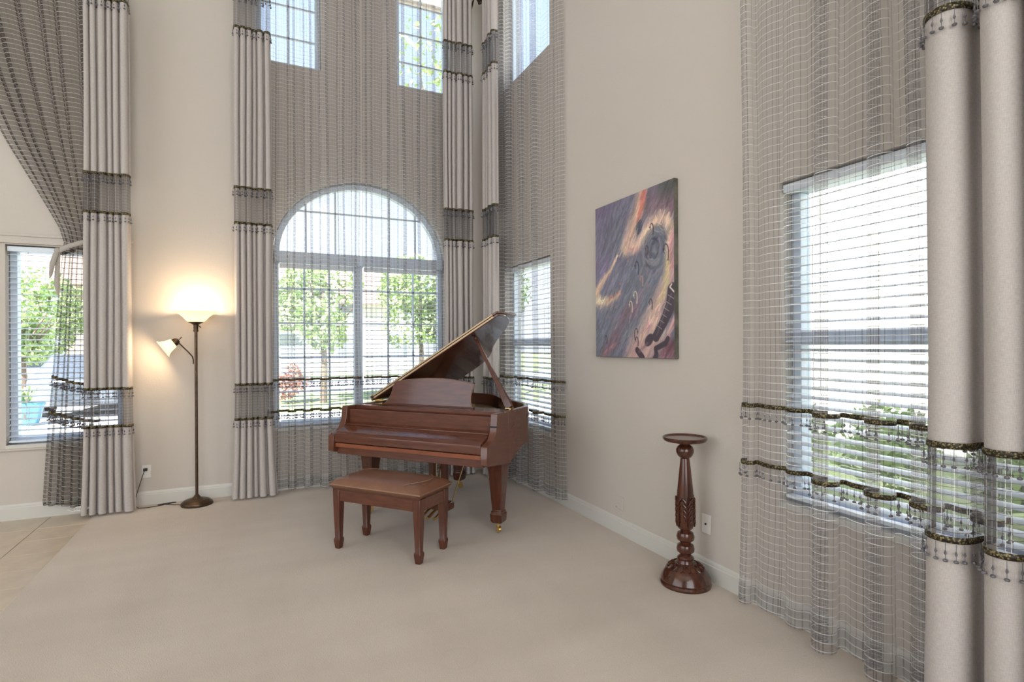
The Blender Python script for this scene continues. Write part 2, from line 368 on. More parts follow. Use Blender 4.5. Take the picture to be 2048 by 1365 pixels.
# ---- windows
wn = [0]
def bar(mb, P, s0, s1, d0, d1, z0, z1):
    ps = [P(s, d, z) for z in (z0, z1) for s, d in ((s0, d0), (s1, d0), (s1, d1), (s0, d1))]
    mb.add(ps, [(0, 3, 2, 1), (4, 5, 6, 7), (0, 1, 5, 4), (1, 2, 6, 5), (2, 3, 7, 6), (3, 0, 4, 7)])
def frame(mb, P, s0, s1, z0, z1, w, d0, d1):
    bar(mb, P, s0, s1, d0, d1, z0, z0+w); bar(mb, P, s0, s1, d0, d1, z1-w, z1)
    bar(mb, P, s0, s0+w, d0, d1, z0+w, z1-w); bar(mb, P, s1-w, s1, d0, d1, z0+w, z1-w)
def window(P, o, label, rail=None, mun=None, mull=None, sill=True):
    wn[0] += 1; s0, s1, z0, z1 = o[:4]
    w = thing('window_%d' % wn[0], label, 'window', kind='structure')
    f = MB(); frame(f, P, s0+.003, s1-.003, z0+.003, z1-.003, .05, -.17, -.09); f.build('window_frame', 'vinyl', w, bevel=.004)
    if mull: m = MB(); bar(m, P, mull-.045, mull+.045, -.165, -.085, z0+.05, z1-.05); m.build('mullion', 'vinyl', w, bevel=.004)
    cols = [(s0+.05, mull-.045), (mull+.045, s1-.05)] if mull else [(s0+.05, s1-.05)]
    for a, b in cols:
        rows = [(z0+.05, rail-.03), (rail+.03, z1-.05)] if rail else [(z0+.05, z1-.05)]
        if rail: m = MB(); bar(m, P, a, b, -.16, -.095, rail-.035, rail+.035); m.build('meeting_rail', 'vinyl', w, bevel=.004)
        for c, e in rows:
            g = MB(); bar(g, P, a, b, -.134, -.13, c, e); g.build('pane', 'window_glass', w, smooth=0)
        if mun:
            nv, nh = mun
            for k in range(1, nv+1): x = a+(b-a)*k/(nv+1); m = MB(); bar(m, P, x-.009, x+.009, -.142, -.122, z0+.05, z1-.05); m.build('muntin', 'vinyl', w)
            for k in range(1, nh+1): z = z0+(z1-z0)*k/(nh+1); m = MB(); bar(m, P, a, b, -.142, -.122, z-.009, z+.009); m.build('muntin', 'vinyl', w)
    if sill:
        m = MB(); bar(m, P, s0-.0, s1+.0, -.10, .018, z0-.028, z0+.004); m.build('window_sill', 'trim', w, bevel=.004)
    return w
window(PB, BACK['left'], 'white framed window with open blinds at the left edge')
wa = window(PB, BACK['arch'], 'tall twin window under the half-round arch', mun=(2, 4), mull=-1.515)
tr = MB(); bar(tr, PB, BACK['arch'][0]+.01, BACK['arch'][1]-.01, -.17, -.03, 2.30, 2.415); tr.build('transom', 'vinyl', wa, bevel=.006)
n = 32
def arcp(rx, rz, k): return (ARC_C-rx*math.cos(PI*k/n), ARC_Z+rz*math.sin(PI*k/n))
m = MB(); vs = []; 
for k in range(n+1):
    for rx, rz in ((ARC_R-.003, ARC_H-.003), (ARC_R-.06, ARC_H-.06)):
        x, z = arcp(rx, rz, k)
        for d in (-.09, -.17): vs.append(PB(x, d, z))
m.add(vs, [q for k in range(n) for q in ((4*k, 4*k+4, 4*k+5, 4*k+1), (4*k+2, 4*k+3, 4*k+7, 4*k+6), (4*k, 4*k+2, 4*k+6, 4*k+4), (4*k+1, 4*k+5, 4*k+7, 4*k+3))])
m.build('arch_frame', 'vinyl', wa)
g = MB(); pts = [arcp(ARC_R-.06, ARC_H-.06, k) for k in range(n+1)]
g.prism([(x, z) for x, z in pts], 1, .13, .134); g.build('pane', 'window_glass', wa, smooth=0)
for x in (-2.04, -1.745, -1.17, -.875):
    h = ARC_H*math.sqrt(max(0, 1-((x-ARC_C)/ARC_R)**2))-.05
    m = MB(); bar(m, PB, x-.009, x+.009, -.142, -.122, 2.41, 2.40+h); m.build('muntin', 'vinyl', wa)
for z in (2.86,):
    h = ARC_R*math.sqrt(1-((z-ARC_Z)/ARC_H)**2)-.05
    m = MB(); bar(m, PB, ARC_C-h, ARC_C+h, -.142, -.122, z-.009, z+.009); m.build('muntin', 'vinyl', wa)
window(PB, BACK['upl'], 'high window at upper left above the arch', mun=(1, 4), sill=False)
window(PB, BACK['upr'], 'high window at upper right above the arch', mun=(1, 4), sill=False)
window(PR, RIGHT['near'], 'tall window behind the nearest sheer curtain on the right', rail=1.475)
window(PR, RIGHT['corner'], 'tall window in the corner behind the piano lid', rail=1.47)
window(PR, RIGHT['upc'], 'high window above the corner window', sill=False)
# flat casing head over the left window
m = MB(); bar(m, PB, -4.52, -3.55, 0, .02, 2.335, 2.40); bar(m, PB, -4.54, -3.53, 0, .032, 2.395, 2.415); m.build('window_casing', 'wall', bpy.data.objects['window_1'], bevel=.003)
m = MB(); bar(m, PB, -4.50, -3.55, 0, .022, .575, .592); m.build('apron', 'wall', bpy.data.objects['window_1'], bevel=.003)

# ------------------------------------------------------------------ blinds: one object per slat
slat0 = {}
def blind(P, s0, s1, z0, z1, label, tilt, horiz):
    b = thing('window_blind', label, 'blind', P((s0+s1)/2, -.05, z0), 0)
    L = P((s0+s1)/2, -.05, z0)
    Q = lambda s, d, z: tuple(np.subtract(P(s, d, z), L))
    m = MB(); bar(m, Q, s0+.006, s1-.006, -.08, -.02, z1-.05, z1-.006); m.build('headrail', 'slat', b, bevel=.003)
    m = MB(); bar(m, Q, s0+.008, s1-.008, -.075, -.027, z0+.012, z0+.030); m.build('bottom_rail', 'slat', b, bevel=.003)
    pitch = .0485; k = 0; z = z0+.065; w = s1-s0-.02; first = None
    while z < z1-.065:
        if first is None:
            mb = MB(); vs = []
            for j in range(5):
                t = -1+j*.5; y = t*.0245; zz = .003*(1-t*t)
                for s_ in (-w/2, w/2):
                    for th in (0, .0028): vs.append((s_, y, zz+th) if horiz == 0 else (y, s_, zz+th))
            fs = []
            for j in range(4):
                a = j*4; fs += [(a, a+4, a+6, a+2), (a+1, a+3, a+7, a+5), (a, a+1, a+5, a+4), (a+2, a+6, a+7, a+3)]
            fs += [(0, 2, 3, 1), (16, 17, 19, 18)]
            first = mb.add(vs, fs).build('slat', 'slat', b); o = first
        else: o = share(first, 'slat', b)
        o.location = Q((s0+s1)/2, -.05, z); o.rotation_euler = (tilt, 0, 0) if horiz == 0 else (0, -tilt, 0)
        z += pitch
    for q in (.16, .84):
        x = s0+(s1-s0)*q
        m = MB(); m.tube([Q(x, -.022, z0+.02), Q(x, -.022, z1-.03)], .0015, 5); m.tube([Q(x, -.078, z0+.02), Q(x, -.078, z1-.03)], .0015, 5); m.build('ladder_cord', 'cord_white', b)
    return b
bl = blind(PB, BACK['left'][0], BACK['left'][1], .625, 2.32, 'open white blind on the far left window', .12, 0)
for xx, zz in ((-.285, 1.02), (-.30, .88)):
    m = MB(); m.box(xx, xx+.016, -.03, -.018, zz-.02-.65, zz+.02-.65); m.build('cord_tassel', 'plastic_white', bl, bevel=.002)
blind(PB, -2.305, -1.565, .625, 2.295, 'open white blind left of the central mullion', .10, 0)
blind(PB, -1.465, -.625, .625, 2.295, 'open white blind right of the central mullion behind the piano', .10, 0)
blind(PR, RIGHT['corner'][0], RIGHT['corner'][1], .62, 2.295, 'open white blind in the corner window behind the piano lid', .22, 1)
blind(PR, RIGHT['near'][0], RIGHT['near'][1], .62, 2.295, 'open white blind behind the nearest sheer on the right', .22, 1)

# ------------------------------------------------------------------ curtains
def profile(segs, step=.006, k_=0.):
    """segs: (cloth length, omega) sine-generated folds; returns x, depth, arc length"""
    xs, ds, us = [0.], [0.], [0.]; u = 0
    for L, om in segs:
        n = max(6, int(round(L/step))); h = L/n
        for k in range(n):
            q = 2*PI*(k+.5)/n; th = om*math.sin(q+k_*math.sin(q)); xs.append(xs[-1]+h*math.cos(th)); ds.append(ds[-1]+h*math.sin(th)); u += h; us.append(u)
    return np.array(xs), np.array(ds), np.array(us)
class Cloth:
    def __init__(s, P, s0, direction, width, segs, base, wobble=.006, flare=.0, warp=None, seed=0, dscale=1.0, end_return=0, k_=.7):
        x, d, u = profile(segs, k_=k_); s.P = P; s.x = x/x[-1]*width; s.d = d*dscale; s.u = u; s.s0 = s0; s.dir = direction; s.base = base; s.w = width
        s.wob = wobble; s.flare = flare; s.warp = warp; r = np.random.default_rng(seed); s.ph = r.uniform(0, 6.28, 4); s.ret = end_return
    def sd(s, z):
        x, d = s.x, s.d
        t = np.clip(1-z/1.4, 0, 1)
        x = x+s.wob*np.sin(z*1.1+x*9+s.ph[0])+.5*s.wob*np.sin(z*2.3+x*17+s.ph[1])
        x = x+s.flare*t**2*(x/s.w-.5)*2
        d = d*(1+.22*t+.1*np.sin(z*.9+x*7+s.ph[2])*np.ones_like(x))
        q = np.clip((x/s.w-.86)/.14, 0, 1); d = d*(1-s.ret*q*.7); base = s.base*(1-s.ret*.7*q)
        if s.warp: x, d = s.warp(x, d, z)
        return s.s0+s.dir*x, base+d
    def sheet(s, z0, z1, nz, dz=None):
        V = []; UV = []; n = len(s.u)
        for j in range(nz+1):
            z = z0+(z1-z0)*j/nz; a, d = s.sd(z); zz = np.full(n, z)
            if dz is not None: zz = zz+dz(s.u/s.u[-1])*(1-j/nz)**2
            V += [s.P(a[i], d[i], zz[i]) for i in range(n)]; UV += [(s.u[i], z) for i in range(n)]
        F = [(j*n+i, j*n+i+1, (j+1)*n+i+1, (j+1)*n+i) for j in range(nz) for i in range(n-1)]
        return V, F, UV
def cloth_obj(name, m, parent, VFU, loc, solid=0):
    V, F, UV = VFU; me = bpy.data.meshes.new(name); me.from_pydata([tuple(np.subtract(p, loc)) for p in V], [], F)
    l = me.uv_layers.new(name='UVMap'); idx = np.empty(len(me.loops), int); me.loops.foreach_get('vertex_index', idx)
    l.data.foreach_set('uv', np.array(UV, float)[idx].ravel()); me.materials.append(M[m]); me.shade_smooth()
    o = bpy.data.objects.new(name, me); COL.objects.link(o); o.parent = parent
    if solid: md = o.modifiers.new('solid', 'SOLIDIFY'); md.thickness = solid; md.offset = 0
    return o
def strand(mb, p, sc=1.0, n=6):
    x, y, z = p
    mb.tube([(x, y, z), (x, y, z-.055*sc)], .0009, 4)
    mb.lathe([(1e-5, -.012), (.0042*sc, -.003), (.0025*sc, .004), (1e-5, .012)], n, (x, y, z-.032*sc))
    mb.lathe([(1e-5, -.0065*sc), (.0065*sc, -.004*sc), (.0088*sc, 0), (.0065*sc, .004*sc), (1e-5, .0065*sc)], n+2, (x, y, z-.060*sc))
bead0 = [None]
def trim(c, parent, z, loc, beads, h=.022, gap=.031, dz=None, jit=None, single=False):
    """woven braid ribbon along the folds with hanging beads"""
    n = len(c.u); V = []; UV = []
    f = np.zeros(n) if dz is None else dz(c.u/c.u[-1])
    a0, d0 = c.sd(z)
    ta, td = np.gradient(a0), np.gradient(d0); ln = np.hypot(ta, td); na, nd = -td/ln*c.dir, np.abs(ta)/ln
    # the trim is sewn on the room side of the cloth
    na, nd = -td/ln, ta/ln
    if c.dir < 0: na, nd = -na, -nd
    off = .004
    for zz in (z-h/2, z+h/2):
        V += [c.P(a0[i]+na[i]*off, d0[i]+nd[i]*off, zz+f[i]) for i in range(n)]; UV += [(c.u[i], zz) for i in range(n)]
    b = cloth_obj('braid_trim', 'braid', parent, (V, [(i, i+1, n+i+1, n+i) for i in range(n-1)], UV), loc, solid=.004)
    mb = MB(); q = .012
    while q < c.u[-1]:
        i = int(np.searchsorted(c.u, q)); i = min(i, n-1); o2 = .013
        p = np.subtract(c.P(a0[i]+na[i]*o2, d0[i]+nd[i]*o2, z-h/2+f[i]), loc)
        if beads == 'single':
            if bead0[0] is None:
                t = MB(); strand(t, (0, 0, 0)); bead0[0] = t.build('bead_drop', 'bead', b); o = bead0[0]
            else: o = share(bead0[0], 'bead_drop', b)
            o.location = tuple(p)
        elif beads: strand(mb, p, 1.0, 4)
        q += gap*random.uniform(.8, 1.2)
    if beads and beads != 'single':
        o = mb.build('bead_fringe', 'bead', b); o['kind'] = 'stuff'
    return b
BANDS = [(.765, 1.09), (2.61, 2.945), (4.455, 4.79)]
ROD = 5.36; ROD_R = 5.60
def drape(P, s0, direction, width, segs, base, label, seed, flare=.03, beads=True, hem=.02, bands=BANDS, ztop=None):
    ztop = ztop or (ROD_R if P is PR else ROD)-.03
    c = Cloth(P, s0, direction, width, segs, base, .004, flare, seed=seed, k_=.6)
    a, d = c.sd(0.); loc = P(s0+direction*width/2, base+.03, 0)
    root = thing('drapery_panel', label, 'curtain', loc, 0, 'pale grey linen drapes with beaded bands')
    z = hem
    for b0, b1 in bands:
        cloth_obj('fabric_panel', 'linen', root, c.sheet(z, b0, 10), loc)
        cloth_obj('sheer_insert', 'sheer_insert', root, c.sheet(b0, b1, 4), loc)
        trim(c, root, b0, loc, beads); trim(c, root, b1, loc, beads); z = b1
    cloth_obj('fabric_panel', 'linen', root, c.sheet(z, ztop, 4), loc)
    return root
def sheer(P, s0, direction, width, segs, base, label, seed, flare=.02, beads=True, hem=.03, m='sheer', warp=None, dz=None, ztop=None, gap=.031, ret=0, nz=26, zs=(1.115, .805), wob=.006):
    ztop = ztop or (ROD_R if P is PR else ROD)-.04
    c = Cloth(P, s0, direction, width, segs, base, wob, flare, warp=warp, seed=seed, end_return=ret)
    loc = P(s0+direction*width/2, base+.03, 0)
    root = thing('sheer_curtain', label, 'curtain', loc, 0, 'sheer grid-weave curtains')
    cloth_obj('sheer_panel', m, root, c.sheet(hem, ztop, nz, dz), loc)
    # doubled hem at the bottom
    c.base += .005; cloth_obj('hem', m, root, c.sheet(hem, hem+.10, 2, (lambda t: dz(t)) if dz else None), loc); c.base -= .005
    for z in zs: trim(c, root, z, loc, beads, dz=(lambda t, z=z: dz(t)*(1-z/ztop)**2) if dz else None, gap=gap)
    return root, c
def folds(n, L, om, jit, seed):
    r = random.Random(seed); return [(L*r.uniform(1-jit, 1+jit), om*r.uniform(1-jit*.35, 1+jit*.35)) for _ in range(n)]
# drapes
drape(PB, -3.855, 1, .34, folds(6, .155, 1.72, .25, 3), .19, 'linen drape between the blind window and the lamp', 1)
drape(PB, -2.70, 1, .325, folds(6, .150, 1.72, .25, 5), .19, 'linen drape between the lamp and the arched window', 2, flare=.045)
drape(PB, -.635, 1, .335, folds(6, .155, 1.72, .25, 8), .19, 'linen drape right of the arched window beside the corner', 3, flare=.01)
drape(PR, -.305, -1, .33, folds(5, .18, 1.72, .25, 9), .17, 'linen drape behind the tip of the open piano lid', 4, flare=.01)
drape(PR, -4.80, -1, .50, [(.42, 1.55), (.40, 1.72), (.42, 1.7)], .21, 'nearest linen drape at the right edge of the picture', 5, flare=.0, beads='single')
# sheers
gl = [(.30, 1.95), (.12, .4), (.27, 2.2), (.11, .4), (.30, 2.2), (.10, .4), (.36, 2.2), (.13, .45), (.27, 2.2), (.10, .4), (.18, 2.2), (.15, 2.2)]
sheer(PB, -2.42, 1, .900, gl, .045, 'left sheer panel over the arched window', 11)
gr = [(.15, 2.2), (.22, 2.2), (.12, .4), (.32, 2.2), (.11, .4), (.34, 2.2), (.12, .4), (.28, 2.2), (.11, .5), (.34, 2.2), (.12, .4), (.2, 2.2)]
sheer(PB, -1.485, 1, .92, gr, .045, 'right sheer panel over the arched window behind the piano', 12)
hl = [(.2, 2.2), (.14, .4), (.28, 2.2), (.2, .5), (.26, 2.2), (.22, .6), (.24, 1.9), (.22, .5), (.2, 1.2)]
sheer(PR, -.52, -1, 1.25, hl, .05, 'sheer panel over the corner window behind the piano lid', 13, hem=.065, ret=.8)
il = [(.17, 1.9), (.17, .5), (.17, .95), (.10, .4), (.30, 2.2), (.155, .45), (.31, 2.2), (.085, .35), (.31, 2.2), (.12, .5), (.26, 2.0)]
sheer(PR, -3.80, -1, 1.18, il, .055, 'nearest sheer panel over the right window', 14, beads='single', gap=.034, flare=.03, nz=34)
# the tied-back sheer at the left
def lerp_table(z, tab):
    return np.interp(z, [a for a, _ in tab], [b for _, b in tab])
def tieback(x, d, z):
    t = x/1.0
    left = lerp_table(z, [(0, -4.165), (.6, -4.135), (1.3, -4.09), (1.9, -4.06), (2.2, -4.035), (2.33, -4.02), (2.45, -4.055), (2.8, -4.225), (3.2, -4.425), (3.8, -4.655), (4.5, -4.86), (5.36, -5.05)])
    right = lerp_table(z, [(0, -3.76), (1.3, -3.785), (2.33, -3.80), (2.9, -3.765), (5.36, -3.69)])
    k = lerp_table(z, [(0, .62), (1.2, .5), (2.2, .34), (2.33, .30), (2.45, .34), (3.3, .6), (5.36, .9)])
    return left+(right-left)*t-(-4.2), d*k
FT = folds(8, .32, 2.05, .3, 21)
froot, fc = sheer(PB, -4.2, 1, 1.0, FT, .05, 'brown-grey sheer tied back beside the blind window', 15, m='sheer_brown', warp=tieback, dz=lambda t: .14*(1-t)**1.5, flare=0, nz=44, wob=.004)
# strap that ties it
st = thing('curtain_tieback', 'cream fabric tieback strap knotted around the brown sheer', 'tieback', (-3.95, -.17, 2.3))
def ribbon(pts, h, name, nrm=(0, 0, 1)):
    mb = MB(); vs = []
    for p, w in pts:
        for q in (-w/2, w/2): vs.append(tuple(np.add(np.subtract(p, (-3.95, -.17, 2.3)), np.multiply(nrm, q))))
    mb.add(vs, [(2*i, 2*i+2, 2*i+3, 2*i+1) for i in range(len(pts)-1)])
    return mb.build(name, 'strap', st, solid=.006)
ribbon([((-3.80, -.185, 2.372), .04), ((-3.87, -.19, 2.345), .04), ((-3.95, -.19, 2.312), .042), ((-4.02, -.175, 2.275), .045), ((-4.052, -.12, 2.255), .04), ((-4.045, -.06, 2.26), .03), ((-3.95, -.03, 2.30), .03)], .04, 'band')
ribbon([((-4.035, -.168, 2.29), .015), ((-4.052, -.178, 2.23), .038), ((-4.072, -.182, 2.15), .04), ((-4.082, -.185, 2.06), .022), ((-4.088, -.186, 2.03), .004)], .05, 'tail', (1, 0, 0))
ribbon([((-4.03, -.165, 2.27), .02), ((-4.04, -.172, 2.12), .034), ((-4.045, -.175, 1.98), .036), ((-4.035, -.175, 1.90), .018), ((-4.028, -.175, 1.87), .004)], .05, 'tail', (1, 0, 0))
MB().ball((-.092, .01, -.03), .026, 14, (1, .8, 1)).build('knot', 'strap', st)
# white draw cord coiled at its hem
mb = MB(); pts = []
for k in range(60):
    a = k/59*2*PI*2.6; r = .045-.0085*k/20; pts.append((r*1.25*math.cos(a)+.02*(k/59-.5), -.004*k/59, .5*r*math.sin(a)))
mb.tube(pts, .0035, 6); mb.tube([pts[0], (-.02, -.002, -.012), (-.07, -.003, -.016), (-.10, -.002, .004)], .0035, 6)
tag(mb.build('draw_cord', 'cord_white', loc=(-3.87, -.215, .075)), 'coil of white draw cord at the hem of the brown sheer', 'cord')
# rods
def rod(P, s0, s1, label, d1=.10, d2=.235, brackets=()):
    ROD = ROD_R if P is PR else globals()['ROD']
    c = P((s0+s1)/2, .15, ROD); r = thing('curtain_rod', label, 'curtain rod', c, 0, 'dark double curtain rods')
    Q = lambda s, d, z: tuple(np.subtract(P(s, d, z), c))
    MB().tube([Q(s0, d1, ROD-.02), Q(s1, d1, ROD-.02)], .011, 12).build('rear_rod', 'dark_iron', r)
    MB().tube([Q(s0, d2, ROD), Q(s1, d2, ROD)], .019, 14).build('front_rod', 'dark_iron', r)
    pr = [(.019, 0), (.03, .006), (.022, .016), (.034, .03), (.052, .05), (.056, .07), (.048, .09), (.028, .105), (.032, .115), (.022, .125), (.024, .135), (.001, .15)]
    ax = Vector(P(1, 0, 0))-Vector(P(0, 0, 0))
    for e, sg in ((s0, -1), (s1, 1)):
        m = ax.to_track_quat('Z', 'Y').to_matrix() if sg > 0 else (-ax).to_track_quat('Z', 'Y').to_matrix()
        f = MB().lathe(pr, 16, Q(e, d2, ROD), m); 
        for k in range(8):
            a = 2*PI*k/8; pp = m @ Vector((.05*math.cos(a), .05*math.sin(a), .065)); f.ball(tuple(np.add(Q(e, d2, ROD), pp)), .018, 8)
        f.build('finial', 'dark_iron', r)
    for s in brackets:
        b = MB(); bar(b, Q, s-.03, s+.03, .001, .018, ROD-.25, ROD+.06); bar(b, Q, s-.036, s+.036, .001, .026, ROD-.285, ROD-.235)
        b.tube([Q(s, .02, ROD-.20), Q(s, .06, ROD-.17), Q(s, .14, ROD-.10), Q(s, d2, ROD-.03)], .010, 8)
        b.tube([Q(s, .02, ROD-.22), Q(s, .05, ROD-.25), Q(s, .075, ROD-.22), Q(s, .06, ROD-.195), Q(s, .045, ROD-.21)], .008, 8)
        b.build('bracket', 'dark_iron', r, bevel=.003)
        b = MB(); b.tube([Q(s, .03, ROD-.20), Q(s, .03, ROD+.04)], .022, 12); b.build('bracket_sleeve', 'rod_grey', r)
    return r
rod(PB, -2.80, -.27, 'dark double curtain rod above the arched window', brackets=(-2.76, -.285))
rod(PR, -1.84, -.25, 'dark double curtain rod above the corner window', brackets=(-1.81,))
rod(PB, -5.2, -3.44, 'dark double curtain rod above the tied-back sheer', brackets=(-5.15, -3.48))
rod(PR, -5.42, -3.70, 'dark double curtain rod above the nearest right window', brackets=(-5.38, -3.74))

# ------------------------------------------------------------------ grand piano
PU = math.atan2(-.76863, .63969)
pn = thing('grand_piano', 'glossy mahogany baby grand piano with its lid propped open', 'piano', (-1.634, -1.169, 0), PU)
def smooth_path(p, n=6):
    out = []; L = len(p)
    for i in range(L-1):
        p0, p1, p2, p3 = [Vector(p[min(max(k, 0), L-1)]) for k in (i-1, i, i+1, i+2)]
        for k in range(n):
            t = k/n; out.append(.5*((2*p1)+(p2-p0)*t+(2*p0-5*p1+4*p2-p3)*t*t+(3*p1-p0-3*p2+p3)*t**3))
    out.append(Vector(p[-1])); return [(v.x, v.y) for v in out]
curve = smooth_path([(1.36, .20), (1.35, .33), (1.29, .48), (1.17, .62), (1.00, .76), (.86, .90), (.75, 1.05), (.64, 1.17), (.48, 1.255), (.28, 1.285), (.10, 1.26), (-.03, 1.18), (-.085, 1.05)], 5)
outline = [(1.36, -.05)]+curve+[(-.09, .9), (-.09, -.05)]
def offset(path, t):
    out = []
    for i, p in enumerate(path):
        a = Vector(path[max(i-1, 0)]); b = Vector(path[min(i+1, len(path)-1)]); d = (b-a).normalized(); out.append((p[0]-d.y*t, p[1]+d.x*t))
    return out
inner = offset(outline, .045)
mb = MB(); k = len(outline); vs = []
def zb(v): return float(np.interp(v, [-.05, .0, .22], [.553, .565, .66]))
for (a, b), (c, d) in zip(outline, inner):
    vs += [(a, b, zb(b)), (a, b, .95), (c, d, .95), (c, d, zb(b))]
mb.add(vs, [q for i in range(k-1) for q in ((4*i, 4*i+4, 4*i+5, 4*i+1), (4*i+1, 4*i+5, 4*i+6, 4*i+2), (4*i+2, 4*i+6, 4*i+7, 4*i+3), (4*i+3, 4*i+7, 4*i+4, 4*i))]+[(0, 1, 2, 3), (4*k-4, 4*k-1, 4*k-2, 4*k-3)])
mb.build('rim', 'piano_side', pn, bevel=.003)
arm = [(-.05, .95), (-.235, .95), (-.243, .90), (-.25, .85), (-.262, .81), (-.285, .778), (-.32, .758), (-.365, .746), (-.388, .735), (-.398, .715), (-.398, .605), (-.37, .594), (-.05, .556)]
for u0, u1 in ((-.09, -.035), (1.305, 1.36)):
    MB().prism(arm, 0, u0, u1).build('arm', 'piano_side', pn, bevel=.004)
MB().box(1.306, 1.3605, -.262, -.235, .853, .862).build('arm_slot', 'black', pn)
MB().box(-.034, 1.304, -.355, .0, .578, .640).build('keybed', 'piano_wood', pn, bevel=.003)
MB().box(-.034, 1.304, -.376, -.34, .636, .668).build('keyslip', 'red_felt', pn, bevel=.002)
fb = [(-.215, .822), (-.235, .812), (-.30, .782), (-.345, .765), (-.375, .752), (-.388, .738), (-.390, .715), (-.388, .677), (-.355, .675), (-.355, .735), (-.215, .79)]
fbo = MB().prism(fb, 0, -.032, 1.302).build('fallboard', 'piano_wood', pn, bevel=.003)
MB().tube([(-.03, -.262, .804), (1.30, -.262, .804)], .006, 8).build('fallboard_rail', 'piano_wood', fbo)
MB().box(-.034, 1.304, -.215, -.197, .80, .922).build('nameboard', 'piano_wood', pn, bevel=.003)
MB().box(-.036, 1.306, -.135, -.075, .912, .951).build('music_rail', 'piano_wood', pn, bevel=.003)
MB().box(-.036, 1.306, -.19, -.06, .86, .875).build('action_rail', 'inner_wood', pn)
for u in (.10, .42, .72, .95, 1.12, 1.26): MB().box(u-.06, u+.03, -.19, -.14, .875, .905).build('action_block', 'inner_wood', pn, bevel=.004)
MB().box(-.036, 1.306, -.06, .16, .924, .94).build('music_shelf', 'piano_wood', pn, bevel=.002)
# soundboard, plate, strings
ins = [(a, b) for a, b in offset(outline, .05)]
MB().prism(ins, 2, .70, .715).build('soundboard', 'inner_wood', pn)
pl = [(a, b) for a, b in offset(outline, .085) if b > .14]
MB().prism([(1.27, .16)]+[q for q in pl if q[1] > .17]+[(.0, .16)], 2, .83, .845).build('iron_plate', 'gold_plate', pn, bevel=.004)
for a, b in (((.25, .2), (.18, 1.0)), ((.62, .2), (.5, .95)), ((.95, .2), (.85, .72))):
    MB().tube([(a[0], a[1], .86), (b[0], b[1], .86)], .014, 8).build('plate_strut', 'gold_plate', pn)
mb = MB()
for i in range(58):
    u = .06+i*.0205
    e = min([q for q in pl if abs(q[0]-(u-.06)) < .06 and q[1] > .3] or [(u, .45)], key=lambda q: -q[1])
    mb.tube([(u, .19, .872), (u-.05, max(.3, e[1]-.07), .868)], .0011, 4)
o = mb.build('strings', 'steel', pn, smooth=0); o['kind'] = 'stuff'
mb = MB()
for i in range(58):
    for j in range(2): mb.tube([(.06+i*.0205, .175+.018*j, .845), (.06+i*.0205, .172+.018*j, .885)], .0033, 5)
o = mb.build('tuning_pins', 'steel', pn, smooth=0); o['kind'] = 'stuff'
# rolled dampers on the treble side
MB().lathe([(.001, .0), (.085, .0), (.09, .012), (.08, .024), (.001, .026)], 20, (1.13, .40, .845)).build('plate_boss', 'inner_wood', pn)
# lid: main leaf hinged on the bass side, front leaf folded back over it
LA = math.radians(29.8)
lid = bpy.data.objects.new('lid', None)
def lidm(): return Matrix.Translation((-.09, 0, .956)) @ Matrix.Rotation(-LA, 4, 'Y') @ Matrix.Translation((.09, 0, -.956))
LM = lidm()
def lidobj(mb, name, m, parent=None, bevel=.003):
    mb.v = [tuple(LM @ Vector(p)) for p in mb.v]; return mb.build(name, m, parent or pn, bevel=bevel)
lo = [(1.372, .15)]+[q for q in offset(curve, -.012)]+[(-.10, .9), (-.10, .15)]
ld = lidobj(MB().prism(lo, 2, .958, .978), 'lid', 'piano_wood')
fo = [(1.372, .153), (-.10, .153), (-.10, .53), (1.372, .53)]
lidobj(MB().prism(fo, 2, .982, 1.0), 'front_leaf', 'piano_wood', ld)
lidobj(MB().box(-.06, 1.33, .143, .152, .963, .977), 'piano_hinge', 'lid_edge', ld, .001)
lidobj(MB().box(-.06, 1.33, .145, .153, .984, .996), 'piano_hinge', 'lid_edge', ld, .001)
for v in (.24, .62, .98):
    MB().box(-.105, -.06, v-.04, v+.04, .947, .957).tube([(-.094, v-.04, .958), (-.094, v+.04, .958)], .007, 8).build('lid_hinge', 'brass', pn)
# prop stick
a, b = Vector((1.29, .12, .952)), Vector((.905, .265, 1.512))
dr = (b-a).normalized(); sd = Vector((0, 1, 0)); sd = (sd-dr*sd.dot(dr)).normalized(); up = dr.cross(sd)
mb = MB(); vs = []
for t, w in ((0, .028), (.08, .03), (.25, .022), (.6, .016), (1, .012)):
    c = a.lerp(b, t)
    for p, q in ((-1, -1), (1, -1), (1, 1), (-1, 1)): vs.append(c+sd*(p*w*.55)+up*(q*w))
mb.add(vs, [(4*i+k, 4*i+(k+1) % 4, 4*i+4+(k+1) % 4, 4*i+4+k) for i in range(4) for k in range(4)]+[(3, 2, 1, 0), (16, 17, 18, 19)])
ps = mb.build('prop_stick', 'leg_wood', pn, bevel=.003)
MB().ball((.905, .265, 1.505), .02, 10).build('prop_cup', 'bronze', ps)
MB().box(1.262, 1.31, .09, .15, .948, .957).build('prop_hinge', 'brass', ps)
